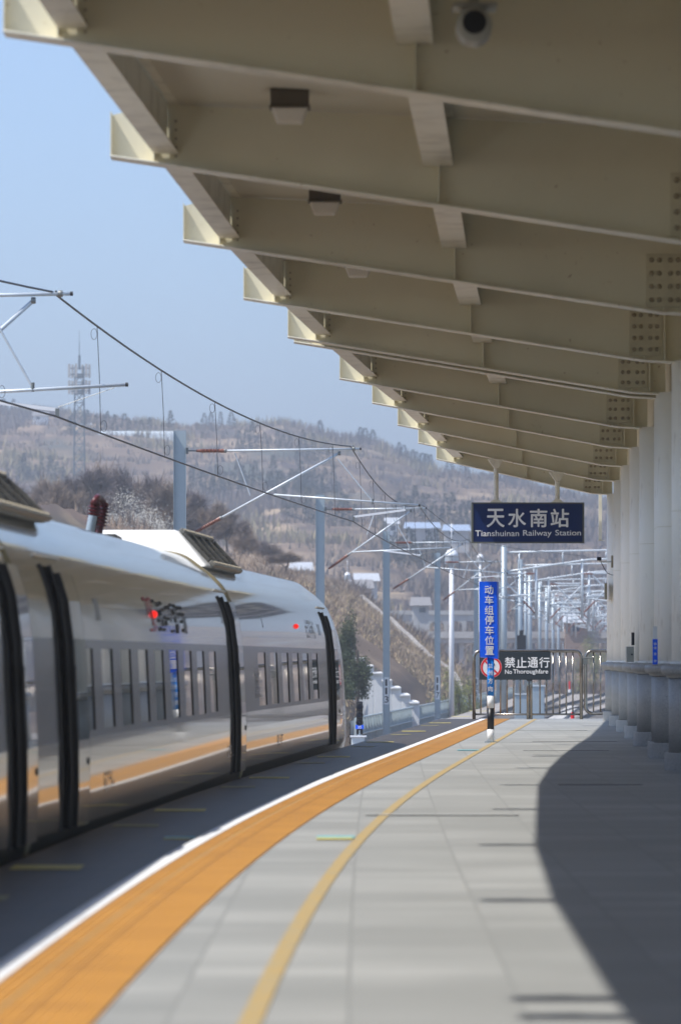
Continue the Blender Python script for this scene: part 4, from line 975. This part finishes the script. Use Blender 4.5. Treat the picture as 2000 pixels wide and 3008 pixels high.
# ------------------------------------------------------------------ parapet
r_ = empty('bridge_parapet', (1.2, 210, -2.2), 'long pale green lattice parapet running behind the numbered masts', 'parapet')
o_ = r_.location
pxf = lambda y: 1.30+(y-222)*.0637
q = MB(o_); y = 196; zt_ = -1.03; zb_ = -3.2
q.tube([(pxf(y), y, zt_) for y in range(212, 600, 6)], .045, 8); [q.tube([(pxf(y), y, zz) for y in range(212, 600, 6)], .04, 6) for zz in (-1.75, -2.4, -3.1)]
q.build('top_rail', M['parapet'], r_)
q = MB(o_); y = 212.
while y < 600: q.bar((pxf(y)-.03, y, zb_), (pxf(y)-.03, y, zt_-.02), .10, .7, up=(0,1,0)); y += 2.2 if y < 320 else 4
tag(q.build('lattice_panel', M['parapet'], r_), kind='stuff')
q = MB(o_); q.add([(pxf(y)-.22, y, z) for y in (212, 600) for z in (zb_, zt_-.12)], [(0,1,3,2)]); q.add([(pxf(y)-.26, y, z) for y in (212, 600) for z in (zb_, zt_-.12)], [(0,2,3,1)]); q.build('mesh_panel', M['galv'], r_)

# ------------------------------------------------------------------ lamp posts with dome heads
for (xs, yt, yb, D, k, lab) in ((1326, 1610, 2066, 300, 1.0, 'tall white lamp post with a white dome head between the masts'), (1020, 1680, 1790, 620, 1.0, 'far white lamp post beyond the train nose'), (1410, 1626, 1800, 560, 1.0, 'far white dome lamp just left of the blue stop board')):
    X, _, zt_ = PX(xs, yt, D); zb_ = PX(0, yb, D)[2]; zb_ = min(zb_, H(X, D)) if D < 400 else zb_-6
    r_ = empty('lamp_post', (X, D, zb_), lab, 'lamp post', 'white dome lamp posts')
    h = zt_-zb_
    q = MB(); q.lathe((0,0,0), [(.16, 0), (.15, h*.5), (.13, h-.9)], 16); q.tube([(0,0,h-.1), (0,0,h+1.5)], .03, 6); q.build('post', M['white'], r_, smooth=True)
    q = MB(); q.lathe((0,0,h-1.0), [(.05, .95), (.25, .85), (.40, .62), (.42, .50), (.36, .48)][::-1], 20); q.build('dome', M['white'], r_, smooth=True)
    q = MB(); q.lathe((0,0,h-1.0), [(.12, -.2), (.34, .15), (.40, .45)], 20); q.box(-.42, -.22, -.2, .2, h-.95, h-.6); q.box(.22, .42, -.2, .2, h-.95, h-.6); q.build('lamp_ring', M['galv_w'], r_)
# ------------------------------------------------------------------ telecom tower
D = 720; X = PX(233, 0, D)[0]; zt_ = PX(0, 1075, D)[2]
r_ = empty('telecom_tower', (X, D, 0), 'lattice telecom tower with panel antennas rising above the hazy hill', 'tower')
q = MB(); hw = .62; h = 0
for sx_ in (-1, 1):
    for sy_ in (-1, 1): q.tube([(sx_*1.1, sy_*1.1, 0), (sx_*hw, sy_*hw, zt_)], .09, 6)
z = 0
while z < zt_-1:
    a = 1.1+(hw-1.1)*z/zt_; b = 1.1+(hw-1.1)*(z+1.5)/zt_
    for (p, q2) in (((-1,-1),(1,-1)),((1,-1),(1,1)),((1,1),(-1,1)),((-1,1),(-1,-1))):
        q.tube([(p[0]*a, p[1]*a, z), (q2[0]*b, q2[1]*b, z+1.5)], .045, 4); q.tube([(q2[0]*a, q2[1]*a, z), (p[0]*b, p[1]*b, z+1.5)], .045, 4); q.tube([(p[0]*a, p[1]*a, z), (q2[0]*a, q2[1]*a, z)], .04, 4)
    z += 1.5
q.build('lattice', M['lattice'], r_)
q = MB(); q.tube([(0,0,zt_-.5), (0,0,zt_+1.6)], .18, 8); q.tube([(0,0,zt_+1.6), (0,0,zt_+3.6)], .06, 6); q.tube([(0,0,zt_+3.6), (0,0,zt_+5.2)], .03, 5); q.build('spire', M['lattice'], r_)
for i, (zz, n) in enumerate(((zt_-.8, 1.45), (zt_-3.2, 1.3))):
    q = MB(); q.tube([(1.4*math.cos(a), 1.4*math.sin(a), zz-.4) for a in [R(30*k) for k in range(13)]], .05, 5); q.tube([(1.4*math.cos(a), 1.4*math.sin(a), zz+.5) for a in [R(30*k) for k in range(13)]], .04, 5)
    for k in range(4): a = R(90*k+45); q.tube([(0,0,zz-.4), (1.4*math.cos(a), 1.4*math.sin(a), zz-.4)], .05, 5)
    q.box(-.7, .7, -.7, .7, zz-.9, zz-.6); q.build('platform_ring', M['lattice'], r_)
    for k in range(6):
        a = R(60*k+15); q = MB(); x, y_ = 1.5*math.cos(a), 1.5*math.sin(a); q.box(x-.16, x+.16, y_-.12, y_+.12, zz-.9, zz+1.1); q.build('panel_antenna', M['concrete'], r_)

# ------------------------------------------------------------------ slopes: stepped white wall, kerb, viaducts
r_ = empty('stepped_wall', (2.2, 264, -2.5), 'bright white stepped concrete wall climbing the bank beyond the train nose', 'wall')
q = MB(r_.location); n = 9
for i in range(n):
    x1_ = PX(1232-(1232-990)*i/n, 0, 262)[0]; x0_ = PX(1232-(1232-990)*(i+1)/n, 0, 262)[0]
    zz = PX(0, 2075-(2075-1880)*(i+.6)/n, 262)[2]
    q.box(x0_, x1_, 262, 272+.05*i, -4, zz); q.box(x0_-.06, x1_, 261.85, 262, zz-.12, zz+.0)
q.build('wall_blocks', M['whitewash'], r_, bevel=.03)
q = MB(); pts = []
a = Vector(PX(1060, 1790, 430)); b = Vector(PX(1400, 2020, 400))
for k in range(40):
    p = a.lerp(b, k/39); p.z = H(p.x, p.y)+.25; pts.append(p)
r_ = empty('slope_drain', tuple(pts[20]), 'pale concrete drain line running diagonally down the brown bank', 'drain'); q.o = tuple(pts[20])
for p, p2 in zip(pts, pts[1:]): q.bar(p, p2, .45, .4)
q.build('drain_channel', M['ballast'], r_)
r_ = empty('road_viaduct', (13, 560, -2), 'pale concrete viaduct deck on dark slender piers behind the lamp post', 'bridge')
q = MB(r_.location); x0_ = PX(1238, 0, 560)[0]; zt_ = PX(0, 1866, 560)[2]
q.box(x0_, x0_+30, 560, 566, zt_-.9, zt_); q.box(x0_-.3, x0_+30, 559.7, 560, zt_-.35, zt_+.4); q.build('deck', M['concrete'], r_)
for k in range(9):
    q = MB(r_.location); x = x0_+1.2+k*1.55; q.box(x, x+.5, 560.5, 565, -3, zt_-.901); q.build('pier', M['concrete'], r_)
q = MB(r_.location); q.hexa([(x0_-1, 560, -3), (x0_+1, 560, -3), (x0_+1, 566, -3), (x0_-1, 566, -3)], [(x0_, 560, zt_-.901), (x0_+1.1, 560, zt_-.901), (x0_+1.1, 566, zt_-.901), (x0_, 566, zt_-.901)]); q.build('abutment', M['concrete'], r_)
r_ = empty('arched_bridge', (10, 700, 2), 'long pale bridge wall with low arches on the far side of the valley', 'bridge')
q = MB(r_.location); za, zb2 = PX(0, 1800, 700)[2], PX(0, 1878, 700)[2]; xa, xb = PX(1150, 0, 700)[0], PX(1400, 0, 700)[0]
q.box(xa-4, xb, 700, 704, za-1.2, za); q.box(xa-4, xb, 699.8, 700, za-.3, za+.3)
x = xa-3
while x < xb-1: q.box(x, x+.6, 700, 704, zb2-3, za-1.201); x += 2.6
x = xa-3
while x < xb-2.6:
    for s in range(8):
        a0, a1 = R(180-22.5*s), R(180-22.5*(s+1)); c = x+1.6
        xl, xr = sorted((c+1.0*math.cos(a0), c+1.0*math.cos(a1))); zz = za-2.2+1.0*max(math.sin(a0), math.sin(a1))
        q.box(xl, xr, 700.002, 703.99, zz, za-1.202)
    x += 2.6
q.build('arch_wall', M['concrete'], r_)

# ------------------------------------------------------------------ trees, shrubs
def tri_mesh(name, P, Nrm, m, a, b):
    """P: centres (n,3); Nrm: direction of the long axis; a length, b width arrays"""
    n = len(P); d = Nrm/np.linalg.norm(Nrm, axis=1)[:, None]; r = rng.normal(size=(n, 3)); s = np.cross(d, r); s /= np.linalg.norm(s, axis=1)[:, None]
    v = np.stack([P-s*b[:, None], P+s*b[:, None], P+d*a[:, None]+s*b[:, None]*.15], 1).reshape(-1, 3)
    me = bpy.data.meshes.new(name); me.vertices.add(3*n); me.vertices.foreach_set('co', v.ravel().astype(np.float32))
    me.loops.add(3*n); me.loops.foreach_set('vertex_index', np.arange(3*n, dtype=np.int32)); me.polygons.add(n); me.polygons.foreach_set('loop_start', np.arange(0, 3*n, 3, dtype=np.int32))
    me.update(calc_edges=True); me.materials.append(m); return me
def bare_tree_parts(h, n, mt, spread=.42, wid=.02):
    """limbs as tubes, twigs as many thin blades"""
    q = MB(); tips = []
    def grow(p, d, L, r, lev):
        e = p+d*L; mid_ = p+d*L*.5+Vector(rng.normal(size=3)*L*.05); q.tube([p, mid_, e], r, 5, cap=False, rs=[r, r*.8, r*.6])
        if lev == 0: tips.append((p, e, d, L)); return
        for k in range(3 if lev > 1 else 4):
            nd = (d+Vector(rng.normal(size=3))*.45*(1.2 if lev < 3 else .8)+Vector((0,0,.15))).normalized(); grow(p+d*L*rng.uniform(.55, 1), nd, L*rng.uniform(.6, .78), r*.55, lev-1)
    grow(Vector((0,0,-.3)), Vector((0,0,1)), h*.3, h*.018, 3)
    P, N_ = [], []
    per = max(1, n//len(tips))
    for p, e, d, L in tips:
        for k in range(per):
            t = rng.uniform(.1, 1.1); c = p.lerp(e, t)+Vector(rng.normal(size=3)*L*.25); P.append(c); N_.append(d*.8+Vector(rng.normal(size=3))*.6+Vector((0,0,.35)))
    P, N_ = np.array(P), np.array(N_); k = len(P)
    return q, tri_mesh('crown', P, N_, mt, rng.uniform(.06, .13, k)*h, rng.uniform(.6, 1.3, k)*wid)
def cone_tree_mesh(h, rad, n, mt, fat=1):
    z = rng.random(n)**1.2; a = rng.random(n)*6.283; rr = rad*(1-z)**.8*(.35+.75*rng.random(n))*(1+.25*np.sin(z*40))
    P = np.stack([rr*np.cos(a), rr*np.sin(a), h*(.06+.92*z)], 1); N_ = np.stack([np.cos(a), np.sin(a), -.25+.7*rng.random(n)], 1)
    return tri_mesh('crown', P, N_, mt, rng.uniform(.5, 1, n)*h*.11*fat, rng.uniform(.5, 1, n)*h*.022*fat)
def round_mesh(w_, h, n, mt, s=.05, lumps=9):
    C_ = rng.normal(size=(lumps, 3))*np.array([w_*.28, w_*.28, h*.22])+np.array([0, 0, h*.55]); k = rng.integers(0, lumps, n)
    P = C_[k]+rng.normal(size=(n, 3))*np.array([w_*.13, w_*.13, h*.13]); P[:, 2] = np.abs(P[:, 2]); N_ = rng.normal(size=(n, 3))+np.array([0, 0, .4])
    return tri_mesh('crown', P, N_, mt, rng.uniform(.6, 1.4, n)*s*2, rng.uniform(.6, 1.3, n)*s)
BT = []
for k in range(4):
    q, cr = bare_tree_parts(10, 7000, M['twig'] if k % 2 else M['twig2'], wid=.026)
    me = bpy.data.meshes.new('trunk'); me.from_pydata([tuple(v) for v in q.v], [], q.f); me.materials.append(M['trunk']); BT.append((me, cr))
def place_tree(name, label, cat, group, x, y, z, s, meshes, rz=0, names=('trunk', 'crown')):
    r_ = empty(name, (x, y, z), label, cat, group, rz=rz); r_.scale = (s[0], s[0], s[1])
    for nm, me in zip(names, meshes):
        o = bpy.data.objects.new(nm, me); C.objects.link(o); o.parent = r_
    return r_
# bare trees on the bank behind the train (photo column, photo row of the top, distance)
TB = [(30,1345,300),(150,1330,330),(245,1300,330),(330,1270,350),(420,1300,340),(505,1345,320),(560,1380,345),(610,1420,330),(665,1450,340),(90,1370,360),(290,1335,370),(380,1340,380),(470,1370,380),(720,1520,360),(780,1560,380),(840,1600,360),(-40,1350,340),(690,1490,390),(570,1430,370),(215,1350,300)]
LB = ['leftmost bare tree of the clump above the near train roof','bare tree below the telecom tower, left of it','bare tree standing right below the telecom tower','tallest bare tree of the brown clump behind the train','bare tree just left of the nearest mast','bare tree directly behind the nearest mast','small bare tree right of the nearest mast','bare tree above the white roof unit','bare tree right above the dark roof grille','bare tree at the left edge behind the train roof','broad bare tree behind the red roof insulators','thin bare tree behind the red roof insulators','thin bare tree rising just left of the nearest mast','low bare tree above the last car roof','lowest bare tree above the last car roof','bare tree left of the second mast','bare tree at the extreme left edge','bare tree between the first and second masts','short bare tree right behind the nearest mast','short bare tree left of the red roof insulators']
for k, (xs, yt, D) in enumerate(TB):
    X, _, zt_ = PX(xs, yt, D); zg = H(X, D); h = (zt_-zg)*1.08
    place_tree('bare_tree', LB[k], 'tree', 'bare trees on the bank behind the train', X, D, zg, (max(.55, h/10*1.05), h/10*1.0), BT[k % 4], rz=k*1.3)
# blossom tree
X, D, zt_ = PX(378, 1488, 290); zg = H(X, D)
bm_ = round_mesh(3.6, zt_-zg, 9000, M['blossom'], .03, 16)
q = MB(); q.tube([(0,0,-.3), (.1,0,1.2), (0,.1,2.6)], .1, 6); tm = bpy.data.meshes.new('trunk'); tm.from_pydata([tuple(v) for v in q.v], [], q.f); tm.materials.append(M['trunk'])
place_tree('blossom_tree', 'white blossoming tree just beyond the roof insulators', 'tree', None, X, D, zg, (1, 1), (tm, bm_))
# juniper beside the nose
X, D, zt_ = PX(1027, 1790, 240); zg = -.6
jm = [tri_mesh('crown', *(lambda P, N_: (P, N_, M['juniper'], rng.uniform(.08, .2, 9000), rng.uniform(.02, .05, 9000)))(*(lambda a, z, r: (np.stack([r*np.cos(a)*1.0, r*np.sin(a), z], 1), np.stack([np.cos(a), np.sin(a), .5+.5*rng.random(9000)], 1)))(rng.random(9000)*6.28, rng.random(9000)*(zt_-zg), (.25+.75*rng.random(9000))*.62*(1+.5*np.sin(np.arange(9000)*.0021*6)))))]
me = round_mesh(1.15, 4.7, 9000, M['juniper'], .05, 20)
r_ = place_tree('juniper_tree', 'dark green juniper standing right behind the train nose', 'tree', None, X-.12, D, -.05, (.74, .72), (tm, me)); 
me2 = round_mesh(1.3, 2.2, 6000, M['juniper'], .05, 12)
X2, D2, _ = PX(1046, 0, 236); place_tree('juniper_bush', 'lower spreading dark green bush left of the stepped white wall', 'bush', None, X2+.05, D2, -.4, (.9, .9), (tm, me2))
# budding shrubs near the lamp post
for k, (xs, yt, D, lab) in enumerate(((1345, 1995, 305, 'yellow green budding shrub at the foot of the tall lamp post'), (1305, 2035, 310, 'small yellow green shrub just left of the lamp post foot'), (1378, 2020, 312, 'yellow green shrub left of the fence post'), (1745, 1880, 420, 'yellow green budding tree seen past the fence gate'))):
    X, _, zt_ = PX(xs, yt, D); zg = H(X, D); h = max(1.2, zt_-zg)
    place_tree('budding_shrub', lab, 'shrub', None, X, D, zg, (1, 1), (tm, round_mesh(1.6 if k < 3 else 2.6, h, 2600, M['willow'] , .04, 8)))
# dry grass and scrub on the banks (uncountable)
def scatter(name, n, fx, fy, m, hl, wl, up=1.2):
    P = []
    while len(P) < n:
        y = fy(); x = fx(y); z = H(x, y); xs = CX+F*x/y
        if y < 345 and 1035 < xs < 1250 and (HZ-(z-CZ)*F/y < 1895+ (xs-990)*.8+60): continue
        P.append((x, y, z))
    P = np.array(P); N_ = rng.normal(size=(n, 3))*.5+np.array([0, 0, up])
    me = tri_mesh(name, P, N_, m, rng.uniform(*hl, n), rng.uniform(*wl, n)); return tag(link(name, me, m), kind='stuff')
tag(scatter('dry_grass', 30000, lambda y: W(y)-2.8-6.3-rng.random()**1.3*11, lambda: 190+rng.random()*290, M['straw'], (.15, .45), (.02, .06)), 'dry straw coloured grass covering the bank beyond the parapet', 'grass')
tag(scatter('bank_scrub', 45000, lambda y: W(y)-2.8-8-rng.random()*26, lambda: 230+rng.random()*240, M['twig'], (.25, .8), (.015, .045)), 'leafless brown scrub covering the bank beyond the parapet', 'scrub')
tag(scatter('valley_scrub', 40000, lambda y: rng.uniform(-.075, .085)*y, lambda: 430+rng.random()*260, M['twig2'], (.5, 1.6), (.04, .10)), 'leafless scrub filling the valley floor below the hill', 'scrub')
# hillside woods, as thin winter trees in clumps and terraces rows
def woods(name, n, m, rowy, hl, wl, label, dens):
    P = []
    tries = 0
    while len(P) < n and tries < n*40:
        tries += 1
        y = 600+rng.random()*740; x = rng.uniform(-.085, .10)*y
        if dens(x, y) < rng.random(): continue
        P.append((x, y, H(x, y)-.3))
    P = np.array(P); k = len(P)
    # each tree: 7 blades
    PP = np.repeat(P, 7, 0)+rng.normal(size=(k*7, 3))*np.array([.9, .9, .3]); N_ = rng.normal(size=(k*7, 3))*.28+np.array([0, 0, 1.2])
    return tag(link(name, tri_mesh(name, PP, N_, m, rng.uniform(*hl, k*7), rng.uniform(*wl, k*7)), m), label, 'woodland', kind='stuff')
woods('hillside_woods', 11000, M['twig2'], 0, (1.4, 3.4), (.10, .3), 'hazy leafless woods spread over the terraced hill', lambda x, y: sm((vn(x*.035+9, y*.012)-.38)*6))
woods('hillside_scrub', 7000, M['twig'], 0, (.8, 1.8), (.10, .35), 'brownish scrub between the terraces of the hill', lambda x, y: sm((.62-vn(x*.035+9, y*.012))*6))
woods('budding_woods', 1800, mat('pale budding twigs', (.30,.25,.14), .9), 0, (1.5, 3.4), (.12, .35), 'pale yellow budding trees in patches on the hill', lambda x, y: sm((vn(x*.05+2, y*.02+5)-.70)*9))
# conifers: individual trees on the ridge and in rows on the terraces
CM = [cone_tree_mesh(8, 1.5, 420, M['pine']), cone_tree_mesh(8, 1.1, 380, M['pine']), cone_tree_mesh(8, 1.9, 460, M['pine'])]
q = MB(); q.tube([(0,0,-1), (0,0,3)], .15, 5); ctm = bpy.data.meshes.new('trunk'); ctm.from_pydata([tuple(v) for v in q.v], [], q.f); ctm.materials.append(M['trunk'])
ORD = ['first','second','third','fourth','fifth','sixth','seventh','eighth','ninth','tenth','eleventh','twelfth','thirteenth','fourteenth','fifteenth','sixteenth','seventeenth','eighteenth','nineteenth','twentieth','twenty-first','twenty-second','twenty-third','twenty-fourth','twenty-fifth']
RP = [(1058,1283,1),(1072,1290,1.1),(1095,1312,1),(1172,1372,.9),(1186,1368,1),(1212,1368,1),(1224,1365,.9),(1240,1364,1.1),(1252,1360,1.2),(1264,1366,1),(1320,1400,1),(1360,1410,1.1),(1372,1412,.9),(1500,1440,1.1),(1510,1446,.9),(1735,1478,1.2),(1748,1486,1),(1760,1480,1.1),(600,1236,.8),(620,1234,.9),(648,1240,.8),(680,1238,.9),(940,1290,1),(10,1190,1),(40,1195,.9)]
RP.sort()
for k, (xs, yt, s) in enumerate(RP):
    D = 1290; X, _, zt_ = PX(xs, yt, D); zg = H(X, D)-.5; h = max(4.5, zt_-zg)
    place_tree('ridge_conifer', ORD[k]+' dark conifer from the left along the hazy ridge line', 'conifer', 'conifers along the ridge line', X, D, zg, (s*.9, h/8), (ctm, CM[k % 3]), rz=k)
rowk = 0
ROWL = ['in the long terrace row right of the nearest mast','in the terrace row below the long one','in the row under the greenhouse','in the lowest row on the hill','between the first two masts','in the row left of the telecom tower','in the upper row right of the nearest mast','in the row level with the station sign']
for ri, (xa, xb, ys_, D, n) in enumerate(((560, 1010, 1335, 1010, 26), (600, 960, 1372, 960, 18), (200, 520, 1250, 1130, 16), (1130, 1330, 1540, 800, 12), (840, 1060, 1450, 860, 10), (60, 200, 1300, 1000, 8), (700, 1000, 1290, 1100, 16), (1150, 1400, 1460, 960, 14))):
    for i in range(n):
        xs = xa+(xb-xa)*(i+rng.uniform(-.3, .3))/n; X = (xs-CX)*D/F; dd = D+rng.uniform(-6, 6); rowk += 1; s = rng.uniform(.5, .85)
        place_tree('terrace_conifer', (ORD+['last'])[i]+' small conifer '+ROWL[ri], 'conifer', 'conifers in rows on the terraces', X, dd, H(X, dd)-.3, (s, s*rng.uniform(.8, 1.2)), (ctm, CM[rowk % 3]), rz=i)
for k, (xs, yt, s) in enumerate(sorted(((455,1210,1.2),(580,1222,1),(790,1225,1.6),(750,1238,1),(1010,1325,1),(1290,1385,1.2),(1420,1395,1.3),(1450,1400,1.3),(1540,1430,1.2),(1560,1440,1)))):
    D = 1285; X, _, zt_ = PX(xs, yt, D); zg = H(X, D)-.4; h = max(4, zt_-zg)
    place_tree('ridge_tree', ORD[k]+' round leafless tree from the left along the hazy ridge line', 'tree', 'leafless trees along the ridge line', X, D, zg, (h/10*s, h/10), BT[k % 4], rz=k)
# houses and sheds on the hillside
HS = [(885,1690,640,5,2.4,'roof_white','plaster','low house with a white roof just above the train nose'),
      (1060,1745,600,5,2.6,'roof_grey','brickwall','brown walled house with a grey roof right of the second mast'),
      (1075,1720,660,6,2.2,'roof_white','plaster','white roofed house left of mast 113'),
      (1150,1555,820,4,3.4,'roof_white','whitewash','white house high on the slope above the cantilevers'),
      (1240,1563,830,11,2.2,'roof_blue','plaster','long blue roofed shed high on the slope'),
      (1340,1570,820,8,2.2,'roof_blue','plaster','blue roofed shed left of the station name sign'),
      (1235,1795,620,4,2.6,'roof_grey','plaster','grey roofed house above the arched bridge'),
      (560,1520,760,4,2.4,'roof_grey','plaster','small grey roofed house behind the nearest mast'),
      (120,1230,1180,7,2.6,'roof_grey','whitewash','white farmhouse at the left end of the ridge'),
      (250,1262,1150,6,2.0,'roof_white','plaster','small white farmhouse left of the greenhouse'),
      (1620,1780,640,6,2.8,'roof_grey','plaster','grey roofed house seen between the gantry posts'),
      (1690,1850,560,5,3,'roof_white','brickwall','brown walled house low behind the gantry posts'),
      ]
for (xs, ys_, D, wd, h, rf, wl_, lab) in HS:
    wd *= .5; h *= .5
    X, _, zc_ = PX(xs, ys_, D); zg = zc_-h*.5
    r_ = empty('hill_house', (X, D, zg), lab, 'house')
    q = MB(); q.box(-wd/2, wd/2, -2.2, 2.2, -2.5, h); q.build('wall', M[wl_], r_)
    q = MB(); q.hexa([(-wd/2-.4, -2.7, h+.002), (wd/2+.4, -2.7, h+.002), (wd/2+.4, 2.7, h+.002), (-wd/2-.4, 2.7, h+.002)], [(-wd/2-.2, -.1, h+1.1), (wd/2+.2, -.1, h+1.1), (wd/2+.2, .1, h+1.1), (-wd/2-.2, .1, h+1.1)]); q.build('roof', M[rf], r_)
    for k in range(max(1, int(wd//2.4))):
        x = -wd/2+1.2+k*2.4
        if x+.5 < wd/2: q = MB(); q.box(x-.4, x+.4, -2.24, -2.205, h*.35, h*.8); q.build('window', M['lens'], r_)
D = 1120; X0_, _, z = PX(290, 1272, D); X1_ = PX(520, 0, D)[0]
r_ = empty('greenhouse', ((X0_+X1_)/2, D, z-1), 'long pale greenhouse or white wall on the upper left terrace', 'greenhouse')
L = (X1_-X0_)/2; q = MB(); q.hexa([(-L, -3, -3), (L, -3, -3), (L, 3, -3), (-L, 3, -3)], [(-L, -2.2, 1.2), (L, -2.2, 1.2), (L, 2.2, 1.6), (-L, 2.2, 1.6)]); q.build('film_cover', M['greenhouse'], r_, bevel=.4)
q = MB()
for k in range(15): x = -L+2*L*k/14; q.tube([(x, -3.03, -1), (x, -2.25, 1.2), (x, 2.2, 1.62)], .06, 4)
q.build('hoops', M['concrete'], r_)

# ------------------------------------------------------------------ haze
q = MB(); q.box(-1100, 1100, -90, 4200, -8, 190); hz = q.build('haze', None)
hm = bpy.data.materials.new('haze'); hm.use_nodes = True; n = hm.node_tree.nodes; n.remove(n['Principled BSDF'])
pv = n.new('ShaderNodeVolumePrincipled'); pv.inputs['Color'].default_value = (.86,.915,1,1); pv.inputs['Density'].default_value = .00060; pv.inputs['Anisotropy'].default_value = .3
hm.node_tree.links.new(pv.outputs[0], n['Material Output'].inputs['Volume']); hz.data.materials.append(hm); tag(hz, kind='stuff')
